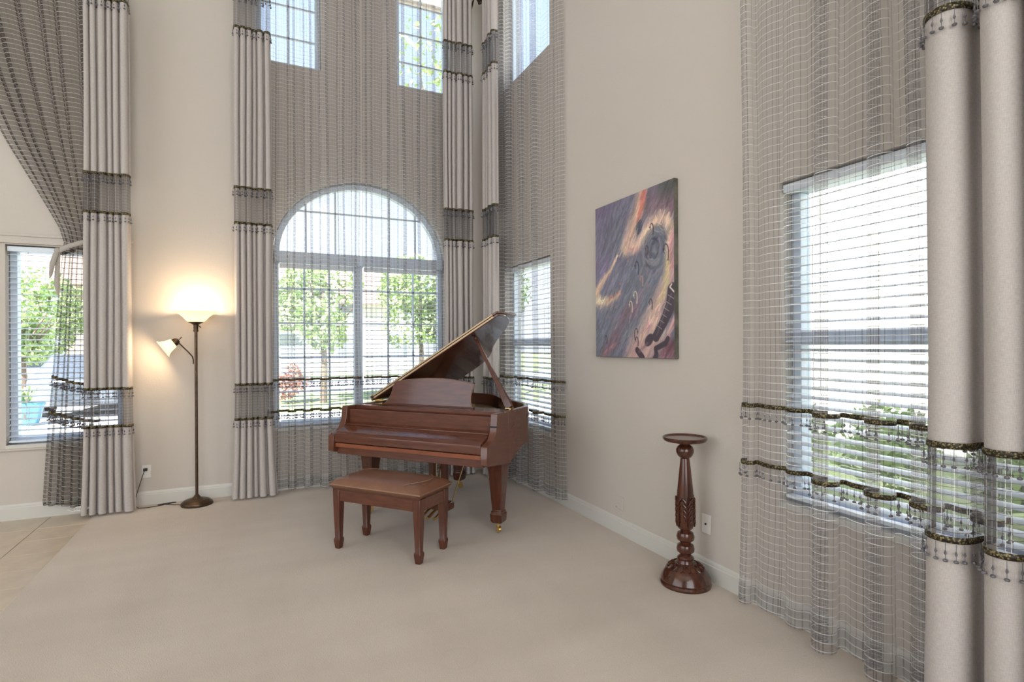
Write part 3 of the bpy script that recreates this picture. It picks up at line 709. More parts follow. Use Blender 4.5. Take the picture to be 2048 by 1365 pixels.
# music desk leaning back
dk = smooth_path([(.115, 0), (.155, .03), (.19, .09), (.205, .15), (.215, .196)], 4)+smooth_path([(.222, .20), (.42, .226), (.58, .236), (.76, .232), (.93, .212), (1.0, .198)], 4)+smooth_path([(1.012, .19), (.992, .15), (.982, .09), (.99, .03), (1.01, 0)], 4)
mb = MB().prism(dk, 1, 0, .018); R = Matrix.Translation((-.03, .075, .94)) @ Matrix.Rotation(math.radians(-10), 4, 'X')
mb.v = [tuple(R @ Vector(p)) for p in mb.v]; md = mb.build('music_desk', 'piano_wood', pn, bevel=.004)
mb = MB().tube([(u, -.004+.009, z) for u, z in dk], .0035, 6); mb.v = [tuple(R @ Vector(p)) for p in mb.v]; mb.build('desk_edge', 'piping', md)
MB().box(.1, 1.0, .045, .075, .94, .952).build('desk_ledge', 'piano_wood', md, bevel=.002)
# legs
def leg(u, v, rot):
    g = MB().taper(0, 0, [(.085, .034), (.10, .046), (.155, .05), (.165, .043), (.175, .045), (.185, .037), (.50, .06), (.515, .064), (.575, .064)])
    o = g.build('leg', 'leg_wood', pn, bevel=.004); o.location = (u, v, 0)
    for q in ((0, -1), (-1, 0), (1, 0), (0, 1)):
        pass
    p = MB()
    for sg in (1, -1):
        p.add([(-.026, sg*.0382, .21), (.026, sg*.0382, .21), (.042, sg*.0575, .485), (-.042, sg*.0575, .485), (-.026, sg*.0405, .21), (.026, sg*.0405, .21), (.042, sg*.0595, .485), (-.042, sg*.0595, .485)],
              [(4, 5, 6, 7), (0, 1, 5, 4), (1, 2, 6, 5), (2, 3, 7, 6), (3, 0, 4, 7)])
    p.build('leg_panel', 'leg_wood', o)
    c = MB(); c.tube([(0, 0, .086), (0, 0, .055)], .012, 10); c.box(-.012, -.009, -.02, .03, .02, .06); c.box(.009, .012, -.02, .03, .02, .06)
    c.tube([(-.008, .015, .0245), (.008, .015, .0245)], .0235, 16); k = c.build('caster', 'brass', o); k.rotation_euler = (0, 0, rot)
leg(1.245, 0, .9); leg(.012, 0, 2.4); leg(.284, 1.03, -.6)
MB().box(.15, .42, .85, 1.2, .60, .665).build('leg_block', 'piano_wood', pn, bevel=.004)
for u in (.012, 1.245): MB().box(u-.085, u+.085, -.10, .10, .548, .58).build('leg_block', 'piano_wood', pn, bevel=.006)
MB().box(-.02, 1.28, .0, .24, .60, .62).build('bottom_board', 'piano_wood', pn)
# pedal lyre
ly = MB().box(.50, .80, .02, .15, .575, .60).build('pedal_lyre', 'leg_wood', pn, bevel=.003)
for u in (.585, .705): MB().taper(u, .09, [(.155, .021), (.45, .024), (.58, .032)]).build('lyre_post', 'leg_wood', ly, bevel=.003)
MB().box(.53, .765, .03, .145, .095, .16).build('pedal_box', 'leg_wood', ly, bevel=.012)
for u in (.585, .647, .71):
    MB().tube([(u, .06, .10), (u, .0, .085), (u, -.05, .066), (u, -.085, .064)], .010, 8, .014).build('pedal', 'brass', ly)
for u in (.615, .647, .68): MB().tube([(u, .10, .16), (u, .10, .58)], .0035, 6).build('pedal_rod', 'brass', ly)
for u in (.56, .745): MB().tube([(u, .135, .15), (u+(.03 if u > .6 else -.03), .40, .60)], .0055, 6).build('lyre_brace', 'brass', ly)

# ------------------------------------------------------------------ bench
bn = thing('piano_bench', 'mahogany piano bench with a brown leather seat', 'bench', (-1.989, -1.905, 0), PU)
BL, BD = .69, .298
for x in (0, BL):
    for y in (0, BD):
        MB().taper(x, y, [(0, .019), (.055, .0255), (.068, .0255), (.082, .020), (.30, .027), (.43, .029)]).build('leg', 'leg_wood', bn, bevel=.003)
MB().box(.0, BL, -.022, .0, .345, .425).build('apron', 'piano_wood', bn, bevel=.002); MB().box(.0, BL, BD, BD+.022, .345, .425).build('apron', 'piano_wood', bn, bevel=.002)
MB().box(-.022, .0, .0, BD, .345, .425).build('apron', 'piano_side', bn, bevel=.002); MB().box(BL, BL+.022, .0, BD, .345, .425).build('apron', 'piano_side', bn, bevel=.002)
# cushion: rounded slab with a crowned top
mb = MB(); nx, ny = 32, 20; x0, x1, y0, y1 = -.047, BL+.047, -.05, BD+.05; vs = []
def cush(i, j, top):
    a, b = i/nx*2-1, j/ny*2-1
    e = max(abs(a)**1, abs(b)**1); ex = (1-abs(a)**6)*(1-abs(b)**6)
    z = .465+.062*max(0, ex)**.4*(1-.16*(a*a+b*b)) if top else .465-.04*max(0, (1-abs(a)**30)*(1-abs(b)**24))**.3
    return ((x0+x1)/2+a*(x1-x0)/2, (y0+y1)/2+b*(y1-y0)/2, z)
for top in (1, 0):
    o = len(mb.v); vs = [cush(i, j, top) for j in range(ny+1) for i in range(nx+1)]
    mb.add(vs, [(j*(nx+1)+i, j*(nx+1)+i+1, (j+1)*(nx+1)+i+1, (j+1)*(nx+1)+i) for j in range(ny) for i in range(nx)])
cu = mb.build('cushion', 'leather', bn, smooth=80)
ring = [(x0, y0), (x1, y0), (x1, y1), (x0, y1), (x0, y0)]
MB().tube([(x+.002*(1 if x < 0 else -1), y+.002*(1 if y < 0 else -1), .4645) for x, y in ring], .0045, 6).build('piping', 'piping', cu)
for k in range(2):
    xx = x0+.16+k*(x1-x0-.32)
    MB().tube([(xx+.10*math.sin(t*PI)*(1 if k else -1)-.0, y0+.03+(y1-y0-.06)*t, cush(int((xx-x0)/(x1-x0)*nx), int(2+t*(ny-4)), 1)[2]+.0005) for t in [q/14 for q in range(15)]], .0022, 5).build('seam', 'piping', cu)

# ------------------------------------------------------------------ plant stand
ps = thing('plant_stand', 'carved dark mahogany pedestal stand beside the outlet wall', 'plant stand', (-.172, -3.432, 0))
MB().lathe([(.001, 0), (.148, 0), (.150, .012), (.142, .022), (.147, .034), (.140, .055), (.122, .085), (.112, .098), (.10, .104), (.088, .117), (.062, .128), (.058, .13), (.001, .13)], 48).build('base', 'rosewood', ps)
sh = MB().lathe([(.001, .128), (.052, .128), (.048, .138), (.046, .15), (.05, .158), (.042, .168), (.03, .176), (.032, .182), (.05, .196), (.0535, .215), (.047, .236), (.03, .247), (.032, .254), (.05, .268), (.0535, .288), (.046, .31), (.028, .32),
   (.03, .326), (.045, .338), (.0515, .36), (.0525, .42), (.051, .50), (.0475, .56), (.041, .62), (.033, .70), (.027, .752), (.026, .758), (.034, .764), (.044, .775), (.052, .795), (.052, .812), (.044, .83), (.03, .84), (.028, .846), (.034, .85), (.03, .858), (.001, .858)], 40)
sh.build('shaft', 'rosewood', ps)
MB().lathe([(.001, .852), (.06, .853), (.10, .858), (.122, .864), (.13, .874), (.132, .884), (.127, .888), (.122, .885), (.118, .880), (.001, .880)], 56).build('top', 'rosewood', ps)
# acanthus leaves carved around the shaft and the base
mb = MB()
def leafcurl(c, ang, r, z0, z1, wd):
    for sg in (-1, 1):
        for k in range(5):
            t = k/4; z = z0+(z1-z0)*(1-t*.92); a0 = ang+sg*.12; a1 = ang+sg*(.12+wd*(1-.5*t)); rr = r+.001
            mb.tube([(rr*math.cos(a0), rr*math.sin(a0), z-.03), ((rr+.005)*math.cos((a0+a1)/2), (rr+.005)*math.sin((a0+a1)/2), z), ((rr+.002)*math.cos(a1), (rr+.002)*math.sin(a1), z+.012), (rr*math.cos(a1+.03*sg), rr*math.sin(a1+.03*sg), z-.004)], .0055, 6)
    mb.tube([((r+.001)*math.cos(ang), (r+.001)*math.sin(ang), z0-.01), ((r+.001)*math.cos(ang), (r+.001)*math.sin(ang), (z0+z1)/2), ((r-.003)*math.cos(ang), (r-.003)*math.sin(ang), z1+.03)], .0032, 6)
for k in range(5): leafcurl(0, 2*PI*k/5+.5, .0515, .37, .51, .42)
mb.build('carved_leaves', 'rosewood', ps)
mb = MB()
for k in range(14):
    a = 2*PI*k/14
    for sg in (-1, 1):
        pts = []
        for q in range(7):
            t = q/6; rr = .068+.04*t; aa = a+sg*(.02+.17*math.sin(t*2.6)); zz = float(np.interp(rr, [.062, .088, .10, .112], [.128, .117, .104, .098]))
            pts.append((rr*math.cos(aa), rr*math.sin(aa), zz+.002))
        mb.tube(pts, .0035, 5, .005)
mb.build('carved_collar', 'rosewood', ps)

# ------------------------------------------------------------------ floor lamp
lp = thing('floor_lamp', 'bronze torchiere floor lamp with a lit bowl and a side reading light', 'lamp', (-3.02, -.205, 0))
MB().lathe([(.001, 0), (.128, 0), (.132, .012), (.128, .026), (.118, .032), (.112, .040), (.085, .052), (.05, .060), (.032, .07), (.022, .084), (.014, .095), (.001, .095)], 48).build('base', 'bronze', lp)
MB().tube([(0, 0, .09), (0, 0, 1.60)], .0125, 16).build('pole', 'bronze', lp)
MB().lathe([(.001, 1.585), (.019, 1.585), (.021, 1.60), (.018, 1.61), (.021, 1.62), (.019, 1.635), (.022, 1.65), (.045, 1.664), (.062, 1.672), (.066, 1.676), (.001, 1.678)], 28).build('shade_holder', 'bronze', lp)
MB().tube([(.02, -.012, 1.643), (.042, -.02, 1.625)], .005, 8).build('switch', 'bronze', lp)
def bowl(pr, th=.004): return pr+[(max(r-th, .001), z+th*.6) for r, z in reversed(pr)]
MB().lathe(bowl([(.02, 1.674), (.065, 1.676), (.085, 1.695), (.105, 1.72), (.135, 1.746), (.168, 1.763), (.185, 1.769)]), 48).build('lamp_shade', 'lamp_glass', lp, smooth=60)
MB().ball((0, 0, 1.725), .03, 14).build('bulb', 'bulb', lp)
light('lamp_light', 'POINT', (-3.02, -.205, 1.775), (0, 0, 0), 11.0, (1, .74, .45), shadow_soft_size=.05)
# reading arm
hx = Vector((-.150, -.02, 1.50)); 
MB().tube([(-.022, 0, 1.29), (-.022, 0, 1.33), (-.03, -.002, 1.36), (-.06, -.006, 1.40), (-.10, -.012, 1.445), (-.135, -.018, 1.485)], .0055, 8).build('reading_arm', 'bronze', lp)
ax = Vector((-.80, -.10, -.55)).normalized(); q = ax.to_track_quat('Z', 'Y').to_matrix()
MB().lathe([(.001, -.02), (.018, -.018), (.03, -.004), (.036, .014), (.034, .03), (.001, .03)], 24, tuple(hx), q).build('socket_cap', 'bronze', lp)
MB().tube([hx-ax*.02, hx-ax*.05+Vector((0, 0, .012))], .004, 6).build('switch', 'bronze', lp)
MB().lathe(bowl([(.03, .025), (.042, .032), (.048, .055), (.055, .085), (.068, .112), (.085, .128)]), 36, tuple(hx), q).build('reading_shade', 'lamp_glass', lp, smooth=60)
bp = hx+ax*.075; MB().ball(tuple(bp), .02, 12).build('bulb', 'bulb', lp)
light('reading_light', 'POINT', tuple(Vector((-3.02, -.205, 0))+hx+ax*.105), (0, 0, 0), 6.0, (1, .74, .45), shadow_soft_size=.03)
# cord and outlet
ol = thing('wall_outlet', 'white duplex outlet above the lamp cord', 'outlet', (-3.44, 0, .305))
MB().box(-.036, .036, -.006, -.0005, -.058, .058).build('cover_plate', 'plastic_white', ol, bevel=.003)
for dz in (-.02, .02): MB().lathe([(.001, -.002), (.016, -.002), (.017, 0), (.001, 0)], 20, (0, -.0075, dz), Matrix.Rotation(PI/2, 3, 'X')).build('socket', 'plastic_white', ol)
cd = thing('power_cord', 'thin black lamp cord running down from the outlet', 'cord', (-3.44, -.01, 0))
MB().box(-.018, .012, -.045, -.009, .315, .34).build('plug', 'cord_black', cd, bevel=.004)
def CP(p): return (p[0]+3.44, p[1]+.01, p[2])
pts = [(-3.447, -.05, .325), (-3.463, -.06, .27), (-3.49, -.075, .17), (-3.507, -.085, .10), (-3.508, -.10, .04), (-3.495, -.115, .008), (-3.46, -.13, .004), (-3.40, -.13, .004), (-3.34, -.115, .004), (-3.28, -.085, .004), (-3.235, -.06, .004), (-3.20, -.05, .004), (-3.23, -.053, .008), (-3.30, -.075, .008), (-3.34, -.09, .008), (-3.30, -.10, .009), (-3.25, -.12, .007), (-3.20, -.14, .004), (-3.15, -.17, .004), (-3.135, -.18, .01)]
sp = []
for i in range(len(pts)-1):
    p0, p1, p2, p3 = [Vector(pts[min(max(k, 0), len(pts)-1)]) for k in (i-1, i, i+1, i+2)]
    for k in range(4):
        t = k/4; sp.append(CP(.5*((2*p1)+(p2-p0)*t+(2*p0-5*p1+4*p2-p3)*t*t+(3*p1-p0-3*p2+p3)*t**3)))
MB().tube(sp+[CP(pts[-1])], .0032, 6).build('cable', 'cord_black', cd)
# wall plates on the painting wall
pa = thing('wall_plate', 'blank cream wall plate low under the painting', 'wall plate', (0, -2.53, .235))
MB().box(-.006, -.0005, -.05, .05, -.048, .048).build('cover_plate', 'wall', pa, bevel=.003)
MB().box(-.0075, -.006, .032, .04, -.040, -.036).build('screw', 'plate_dark', pa)
pb = thing('wall_plate', 'cream cable plate with one jack right of the pedestal', 'wall plate', (0, -3.428, .335))
MB().box(-.006, -.0005, -.037, .037, -.06, .06).build('cover_plate', 'plastic_white', pb, bevel=.003)
MB().lathe([(.001, 0), (.0065, 0), (.0065, .004), (.001, .004)], 14, (-.006, 0, 0), Matrix.Rotation(-PI/2, 3, 'Y')).build('jack', 'plate_dark', pb)

# ------------------------------------------------------------------ painting
def painting():
    root = thing('wall_painting', 'tall swirling abstract canvas with a guitar and music notes', 'painting', (0, -2.731, 1.945))
    hw, hh, th = .461, .594, .035
    MB().box(-th, -.001, -hw, hw, -hh, hh).build('canvas_frame', 'canvas_edge', root, bevel=.003)
    nx, ny = 230, 297
    X, Y = np.meshgrid(np.linspace(0, 1, nx), np.linspace(0, 1, ny))          # X 0 = left (toward corner), Y 0 = top
    A = hw/hh
    def vnoise(x, y, seed):
        r = np.random.default_rng(seed); g = r.random((64, 64)); xi = np.floor(x).astype(int); yi = np.floor(y).astype(int); fx = x-xi; fy = y-yi
        fx = fx*fx*(3-2*fx); fy = fy*fy*(3-2*fy); G = lambda a, b: g[a % 64, b % 64]
        return (G(xi, yi)*(1-fx)+G(xi+1, yi)*fx)*(1-fy)+(G(xi, yi+1)*(1-fx)+G(xi+1, yi+1)*fx)*fy
    wx = X+.05*(vnoise(X*5, Y*5, 1)-.5); wy = Y+.05*(vnoise(X*5, Y*5, 2)-.5)
    def streak(ang, fl, fs, seed):
        c, s = math.cos(ang), math.sin(ang); a = (X*A*c+Y*s); b = (-X*A*s+Y*c); return vnoise(a*fl+20, b*fs+20, seed)
    st = streak(2.15, 6, 70, 3)*.6+streak(2.25, 10, 120, 4)*.4
    C = np.zeros((ny, nx, 3)); C[:] = (98, 102, 124)
    def blend(mask, col, k=1.0):
        mm = np.clip(mask, 0, 1)[..., None]*k; C[:] = C*(1-mm)+np.array(col)*mm
    def seg(pts, w, soft=.5):
        """soft mask along a poly-line; points (x, y, width factor)"""
        best = np.full(X.shape, 9.)
        for (x0, y0, w0), (x1, y1, w1) in zip(pts, pts[1:]):
            dx, dy = (x1-x0)*A, y1-y0; t = np.clip((((wx-x0)*A)*dx+(wy-y0)*dy)/(dx*dx+dy*dy+1e-9), 0, 1)
            d = np.hypot((wx-x0)*A-t*dx, wy-y0-t*dy)/(w*(w0+(w1-w0)*t)); best = np.minimum(best, d)
        return np.clip((1-best)/soft+.15*(st-.5), 0, 1)
    def ell(cx, cy, rx, ry, soft=.4, rot=0):
        dx, dy = (wx-cx)*A, wy-cy; c, s = math.cos(rot), math.sin(rot); d = np.hypot((dx*c+dy*s)/rx, (-dx*s+dy*c)/ry); return np.clip((1-d)/soft, 0, 1)
    blend(np.clip(1-Y*1.6, 0, 1)*np.clip(1.1-X*1.4, 0, 1), (96, 84, 118))
    blend(ell(.05, .42, .2, .2, .9), (118, 100, 142), .8)
    blend(ell(.30, .22, .22, .16, .9), (88, 92, 112), .8)
    blend(seg([(.75, .1, 1), (1.0, .14, 1)], .14, .8), (112, 84, 98)); blend(ell(.95, .02, .16, .1, .6), (70, 74, 72))
    blend(ell(.55, .28, .16, .09, .8, -.8), (104, 70, 104), .5)
    # fiery band
    F = [(.62, .02, .6), (.58, .12, .8), (.50, .22, .9), (.42, .33, .8)]
    blend(seg(F, .10, .9), (214, 158, 126)); blend(seg([(.66, .0, .5), (.64, .09, .6), (.6, .16, .4)], .06, .9), (224, 92, 74))
    G = [(.42, .34, .6), (.6, .29, .9), (.74, .225, .9), (.88, .20, .8), (.965, .26, .8), (.96, .40, .9), (.93, .52, 1), (.84, .66, 1.1), (.72, .78, 1.3), (.6, .9, 1.4), (.52, 1.0, 1.2)]
    blend(seg(G, .075, .9), (222, 176, 140)); blend(seg([(.945, .42, .6), (.9, .56, .7), (.84, .66, .5)], .045, .9), (226, 196, 112)); blend(seg([(.985, .3, .5), (.99, .5, .7)], .05, .9), (196, 112, 118))
    blend(seg([(.46, .33, .6), (.6, .32, .5)], .035, .9), (206, 118, 110), .8)
    # blue vortex
    blend(ell(.72, .42, .16, .20, .5, .55), (92, 100, 124)); dd = np.hypot((wx-.78)*A/.75, (wy-.36)); sw = .5+.5*np.sin(dd*95+6*st)
    blend(ell(.76, .36, .13, .15, .5, .5)*sw, (58, 60, 76), .8); blend(ell(.72, .44, .15, .18, .5, .5)*(1-sw), (150, 128, 136), .35)
    blend(ell(.615, .20, .035, .05, .3, .4), (66, 72, 92))
    # small flame at left
    blend(seg([(.30, .36, .3), (.14, .46, .5), (.03, .55, .8), (.06, .62, 1), (.2, .635, .8), (.36, .60, .2)], .055, .8), (212, 164, 122)); blend(seg([(.04, .6, 1), (.14, .63, .6)], .035, .8), (222, 200, 150)); blend(seg([(.22, .615, .6), (.36, .59, .3)], .025, .8), (196, 98, 90))
    # lower half: pinks and maroons running down left
    blend(np.clip((X*.9+Y-1.28)*4, 0, 1)*(st > .44), (132, 84, 104), .75); blend(np.clip((X*.9+Y-1.38)*4, 0, 1)*np.clip((st-.5)*5, 0, 1), (206, 142, 130), .8)
    blend(seg([(.5, .70, 1), (.32, .86, 1.2), (.12, 1.0, 1)], .07, 1), (124, 72, 84), .6); blend(seg([(.55, .72, .6), (.62, .62, .5)], .06, 1), (140, 88, 116), .7)
    blend(seg([(.30, .92, .5), (.1, 1.0, .5)], .03, 1), (196, 96, 88), .7); blend(ell(.95, .93, .18, .09, .8), (110, 52, 66), .85)
    blend(ell(.80, .82, .14, .16, .9), (218, 172, 140), .75); blend(ell(.70, .80, .05, .03, .6), (192, 110, 120), .7); blend(ell(.62, .97, .18, .07, .9), (188, 116, 122), .7)
    C[:] = C*(1+.32*(st[..., None]-.5)); C[:] += (np.random.default_rng(5).random((ny, nx, 1))-.5)*10
    # separate brush strokes following the flow of the picture
    g = np.random.default_rng(9)
    for _ in range(4200):
        cx, cy = g.random(), g.random(); ix, iy = int(cx*(nx-1)), int(cy*(ny-1))
        ang = -.95+.25*g.normal()
        if ((cx-.78)/.17)**2+((cy-.36)/.15)**2 < 1: ang = math.atan2((cx-.78)*A/.7, -(cy-.36))+.15*g.normal()
        if cx < .35 and cy < .35: ang = -1.15+.2*g.normal()
        L = g.uniform(.010, .034); w = g.uniform(.0018, .0042); col = C[iy, ix]*g.uniform(.84, 1.18)+g.normal(0, 6, 3)
        ca, sa = math.cos(ang), math.sin(ang); R_ = int(L*ny)+2; j0, j1, i0, i1 = max(iy-R_, 0), min(iy+R_, ny), max(ix-R_*2, 0), min(ix+R_*2, nx)
        dx, dy = (X[j0:j1, i0:i1]-cx)*A, Y[j0:j1, i0:i1]-cy; a_, b_ = dx*ca+dy*sa, -dx*sa+dy*ca
        k = np.clip(1.5-np.hypot(np.maximum(np.abs(a_)-L, 0), b_)/w, 0, 1)[..., None]*.6; C[j0:j1, i0:i1] = C[j0:j1, i0:i1]*(1-k)+col*k
    wx[:] = X; wy[:] = Y; st[:] = .5
    # guitar
    dark = (62, 50, 66)
    blend(ell(.74, .94, .17, .09, .7, -.5), (206, 158, 140), .5)
    blend(seg([(.985, .62, 1.3), (.965, .70, 1.2), (.88, .80, .95), (.80, .875, .95)], .036, .12), dark); blend(seg([(.97, .64, .7), (.81, .865, .6)], .012, .5), (96, 80, 92), .6)
    for k in range(6): t = k/6; x = .965-.155*t; y = .655+.20*t; blend(seg([(x-.03, y-.012, 1), (x+.03, y+.012, 1)], .0028, .5), (170, 150, 150), .7)
    blend(seg([(.975, .585, 1), (.955, .6, 1), (1, .63, 1)], .006, .5), (214, 190, 170))
    blend(ell(.72, .895, .05, .033, .15, -.7), dark); blend(seg([(.575, .955, 1), (.64, 1.0, 1.1)], .021, .15), dark)
    blend(seg([(.93, .888, 1), (.905, .915, 1.1), (.795, .945, 1), (.805, .98, 1.1), (.77, 1.02, 1.2)], .017, .15), dark)
    blend(seg([(.70, .915, 1), (.60, .965, 1)], .012, .5), (120, 84, 90), .6)
    # notes and curls
    def note(x, y, s, col, flip=1):
        pts = [(x+flip*s*.34*math.cos(a)*(1-.04*k), y+s*.42*math.sin(a)+s*.05*k, .5+.08*k) for k, a in enumerate(np.linspace(2.2, 6.9, 11))]
        blend(seg(pts, .0058, .7), col, .95); blend(ell(x-flip*s*.30, y+s*.12, s*.13, s*.11, .5), col, .85)
    lt, dk_ = (206, 186, 150), (64, 48, 60)
    note(.56, .61, 0.080, lt); note(.50, .665, 0.072, lt); note(.58, .43, 0.087, dk_); note(.635, .52, 0.065, (180, 120, 110)); note(.70, .345, 0.058, dk_)
    note(.745, .665, 0.065, dk_); note(.56, .835, 0.072, dk_, -1); note(.575, .885, 0.058, dk_); note(.155, .87, 0.058, dk_); note(.92, .37, 0.102, dk_); note(.76, .225, 0.072, dk_)
    for x, y in ((.46, .40), (.36, .535), (.30, .68), (.71, .575), (.2, .74)): blend(ell(x, y, .016, .013, .5), (150, 100, 104), .8)
    C[:] = np.clip(C, 8, 250)
    C[:] = C*.62+.38*C.mean(-1, keepdims=True); C[:] = C*.9+np.array((138, 128, 132))*.1
    lin = np.power(C/255., 2.2)*1.38
    V = np.stack([np.full(X.size, -th-.0008), (hw-.002)-X.ravel()*(2*hw-.004), (hh-.002)-Y.ravel()*(2*hh-.004)], 1)
    i = np.arange(nx*ny).reshape(ny, nx); F = np.stack([i[:-1, :-1], i[1:, :-1], i[1:, 1:], i[:-1, 1:]], -1).reshape(-1, 4)
    me = bpy.data.meshes.new('painted_canvas'); me.from_pydata(V.tolist(), [], F.tolist())
    at = me.color_attributes.new('paint', 'FLOAT_COLOR', 'POINT'); at.data.foreach_set('color', np.concatenate([lin.reshape(-1, 3), np.ones((nx*ny, 1))], 1).ravel())
    m, t, b = nodes('oil_paint'); an = N(t, 'ShaderNodeAttribute', attribute_name='paint'); t.links.new(an.outputs['Color'], b.inputs['Base Color']); b.inputs['Roughness'].default_value = .55
    me.materials.append(m); o = bpy.data.objects.new('painted_canvas', me); COL.objects.link(o); o.parent = root
painting()

# ------------------------------------------------------------------ outdoors
tag(MB().box(-60, 60, .2, 90, -.4, -.2).build('lawn', 'grass'), 'green lawn outside the windows', 'lawn', kind='structure')
tag(MB().box(.2, 60, -40, .2, -.4, -.2).build('lawn', 'grass'), 'green side lawn outside the right windows', 'lawn', kind='structure')
tag(MB().box(-40, 40, 14.5, 16.5, -.25, -.17).build('sidewalk', 'concrete'), 'pale concrete sidewalk across the front lawn', 'sidewalk', kind='structure')
tag(MB().box(-40, 40, 17, 24, -.25, -.18).build('street', 'asphalt'), 'grey asphalt street in front of the house', 'street', kind='structure')
tag(MB().box(-9.5, -3.4, .3, 14.5, -.25, -.165).build('driveway', 'concrete'), 'pale concrete driveway outside the left window', 'driveway', kind='structure')
tag(MB().box(-9.3, .1, .72, .80, 5.70, 5.84).build('eave', 'stucco_tan'), 'tan eave above the high windows', 'eave', kind='structure')
tag(MB().box(-3.4, 7, 3.2, 8.2, -.25, -.165).build('walkway', 'concrete'), 'pale concrete walkway under the arched window', 'walkway', kind='structure')
def house(x, y, w, d, h, label, wallm, rise=2.2):
    r = thing('house', label, 'house', (x, y, -.2))
    MB().box(-w/2, w/2, 0, d, 0, h).build('wall', wallm, r)
    MB().prism([(-w/2-.5, h), (w/2+.5, h), (w/2-2.2, h+rise), (-w/2+2.2, h+rise)], 1, -.6, d+.6).build('roof', 'roof_tile', r)
    g = MB().prism([(-w*.30-1.9, h-.9), (-w*.30+1.9, h-.9), (-w*.30, h+1.0)], 1, -1.2, 1).build('gable', 'roof_tile', r)
    MB().prism([(-w*.30-1.5, h-.9), (-w*.30+1.5, h-.9), (-w*.30, h+.7)], 1, -1.23, -1.2).build('gable_front', wallm, g)
    for i in range(4):
        xx = -w/2+w*(i+.5)/4
        f = MB().box(xx-.7, xx+.7, -.06, .02, 1.0, 2.4).build('window', 'vinyl', r)
        MB().box(xx-.62, xx+.62, -.08, -.06, 1.08, 2.32).build('pane', 'house_window', f)
        if h > 4:
            f = MB().box(xx-.6, xx+.6, -.06, .02, 3.6, 4.8).build('window', 'vinyl', r)
            MB().box(xx-.52, xx+.52, -.08, -.06, 3.68, 4.72).build('pane', 'house_window', f)
house(1.0, 29, 13, 9, 4.2, 'house with a pinkish tile roof across the street', 'stucco', 2.4)
house(-14.5, 33, 12, 9, 5.2, 'tan gabled house across the street at far left', 'stucco_tan', 2.6)
nb = thing('house', 'sunlit white neighbour house outside the right windows', 'house', (5.6, -12, -.2))
MB().box(0, 8, 0, 19, 0, 6.2).build('wall', 'stucco', nb); MB().prism([(-.5, 6.2), (8.5, 6.2), (4, 8.4)], 1, -.5, 19.5).build('roof', 'roof_tile', nb)
for yy in (4, 9, 14):
    f = MB().box(-.05, .02, yy-.6, yy+.6, 1.1, 2.3).build('window', 'vinyl', nb); MB().box(-.07, -.05, yy-.52, yy+.52, 1.18, 2.22).build('pane', 'house_window', f)
def leaves(n, r, c, size, seed, flat=1.0):
    g = np.random.default_rng(seed); mb = MB(); V = []; F = []
    lobes = g.normal(size=(9, 3)); lobes /= np.linalg.norm(lobes, axis=1)[:, None]; lobes *= .62; lr = g.uniform(.38, .6, 9)
    for k in range(n):
        l = g.integers(0, 9); d = g.normal(size=3); d /= np.linalg.norm(d); p = (lobes[l]+d*lr[l]*g.uniform(.5, 1)**.5)*np.array(r)+np.array(c)
        a = g.normal(size=3); a /= np.linalg.norm(a); b = np.cross(a, g.normal(size=3)); b /= np.linalg.norm(b); s = size*g.uniform(.6, 1.3); o = len(V)
        V += [tuple(p-a*s), tuple(p+b*s*.45), tuple(p+a*s), tuple(p-b*s*.45)]; F.append((o, o+1, o+2, o+3))
    mb.v = V; mb.f = F; return mb
def tree(x, y, h, r, label, m, seed, n=2600, size=.11, cat='tree', name='tree', trunk=True, group=None):
    t = thing(name, label, cat, (x, y, -.2), group=group)
    if trunk:
        g = random.Random(seed)
        MB().tube([(0, 0, 0), (.04, .03, h*.3), (-.03, .0, h*.6), (.02, .05, h*.85)], .11, 8, .04).build('trunk', 'bark', t)
        for k in range(4):
            a = g.uniform(0, 6.28); MB().tube([(0, 0, h*.4+.1*k), (.4*r*math.cos(a), .4*r*math.sin(a), h*.6+.1*k), (.8*r*math.cos(a), .8*r*math.sin(a), h*.78+.1*k)], .045, 6, .015).build('branch', 'bark', t)
    o = leaves(n, (r, r, r*.95 if trunk else h*.5), (0, 0, h-r*.8 if trunk else h*.5), size, seed).build('foliage', m, t, smooth=0, fix=False); o['kind'] = 'stuff'
    return t
tree(-.75, 10.8, 4.0, 1.4, 'leafy green tree seen left of the central mullion', 'leaf', 31)
tree(2.7, 12.8, 4.5, 1.65, 'larger green tree seen right of the central mullion', 'leaf', 32, 3600)
tree(5.9, 14.6, 5.0, 1.7, 'green tree seen beside the drape right of the arch', 'leaf_dark', 33, 3000)
tree(2.35, 8.0, 10.6, 1.7, 'tall thin-leaved tree reaching the high window above the piano', 'leaf', 34, 650)
tree(-11.0, 25.5, 4.8, 2.0, 'green tree beyond the driveway outside the left window', 'leaf', 35, 3000, .14)
tree(-8.3, 13.2, 2.9, .95, 'small bright tree outside the left window', 'leaf', 36, 1800)
tree(10.5, 11.0, 5.2, 2.0, 'tall tree outside the corner window', 'leaf_dark', 37, 3200, .14)
tree(-1.75, 11.3, 1.15, .6, 'red-leaved shrub on the front lawn', 'leaf_red', 38, 900, .07, 'shrub', 'shrub', False)
for k, (x, y) in enumerate(((3.6, -3.6), (3.6, -2.3), (3.65, -1.0), (3.6, .3), (3.7, 1.6))):
    tree(x, y, 1.05, .52, ['hedge bush nearest the right drape outside', 'second hedge bush outside the right window', 'middle hedge bush beside the white house', 'fourth hedge bush beside the white house', 'farthest hedge bush beside the white house'][k], 'leaf', 40+k, 1100, .07, 'bush', 'hedge_bush', False, 'hedge bushes beside the white house')
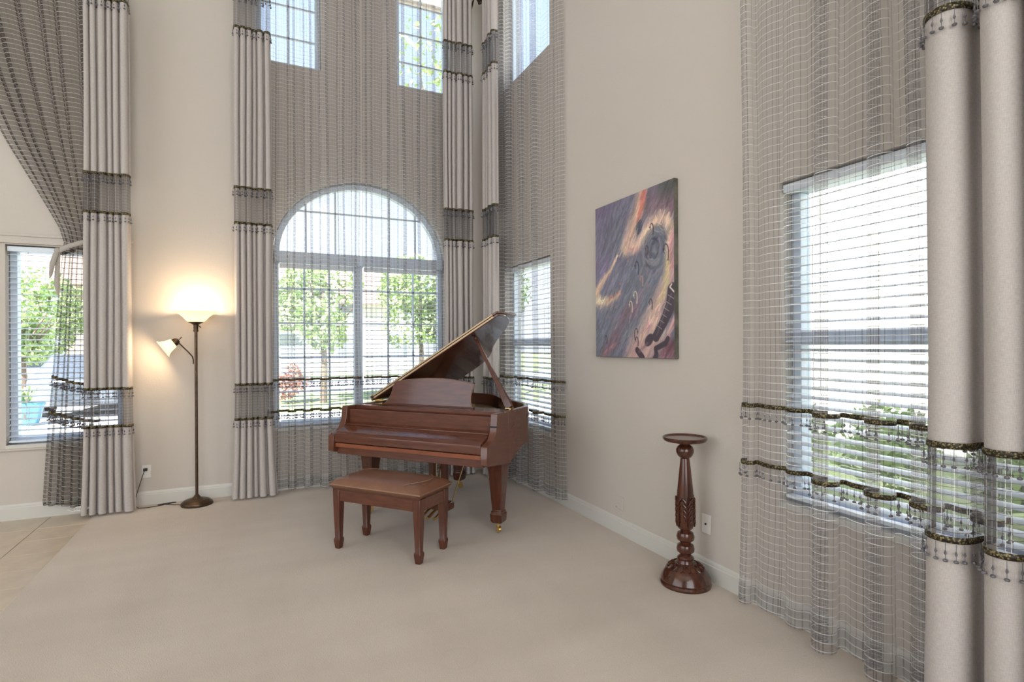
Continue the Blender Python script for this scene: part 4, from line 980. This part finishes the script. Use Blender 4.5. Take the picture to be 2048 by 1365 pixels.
def car(x, y, rz, label, m):
    c = thing('car', label, 'car', (x, y, -.18), rz)
    prof = [(-2.2, .32), (2.2, .32), (2.28, .55), (2.2, .78), (1.25, .93), (.62, 1.40), (-1.1, 1.46), (-1.95, 1.0), (-2.25, .9)]
    b = MB().prism(prof, 1, -.87, .87).build('body', m, c, bevel=.08)
    for s in (-1, 1):
        MB().prism([(1.05, .95), (.55, 1.33), (-.2, 1.36), (-.2, .95)], 1, s*.865, s*.88).build('side_window', 'car_glass', b); MB().prism([(-.28, .95), (-.28, 1.36), (-1.05, 1.38), (-1.6, 1.0)], 1, s*.865, s*.88).build('side_window', 'car_glass', b)
        for u in (-1.4, 1.4):
            w = MB().tube([(u, s*.72, .33), (u, s*.9, .33)], .33, 24).build('wheel', 'rubber', c); MB().tube([(u, s*.88, .33), (u, s*.91, .33)], .2, 16).build('hubcap', 'steel', w)
    MB().add([(1.27, -.72, .96), (1.27, .72, .96), (.68, .66, 1.39), (.68, -.66, 1.39)], [(0, 1, 2, 3)]).build('windshield', 'car_glass', b, solid=.02)
car(-9.8, 18.6, .0, 'white car parked on the street outside the left window', 'car_white')
car(-6.0, 11.6, 1.45, 'grey car on the driveway outside the left window', 'car_grey')
pt = thing('potted_plant', 'leafy plant in a glazed blue pot outside the left window', 'plant', (-6.85, 8.6, -.165))
MB().lathe([(.001, 0), (.2, 0), (.26, .18), (.30, .40), (.33, .44), (.32, .48), (.28, .48), (.26, .42), (.001, .42)], 28).build('pot', 'pot_blue', pt)
g = random.Random(3); mb = MB()
for k in range(46):
    a = g.uniform(0, 6.28); L = g.uniform(.35, .75); e = g.uniform(.5, 1.3); dx, dy = math.cos(a), math.sin(a); w = .03
    P0, P1, P2 = (0, 0, .42), (dx*L*.5*math.cos(e), dy*L*.5*math.cos(e), .42+L*.6*math.sin(e)), (dx*L, dy*L, .42+L*.65*math.sin(e)-.08)
    q = (-dy*w, dx*w, 0)
    mb.add([P0, tuple(np.add(P1, q)), P2, tuple(np.subtract(P1, q))], [(0, 1, 2, 3)])
mb.build('leaves', 'leaf', pt, smooth=0, fix=False)
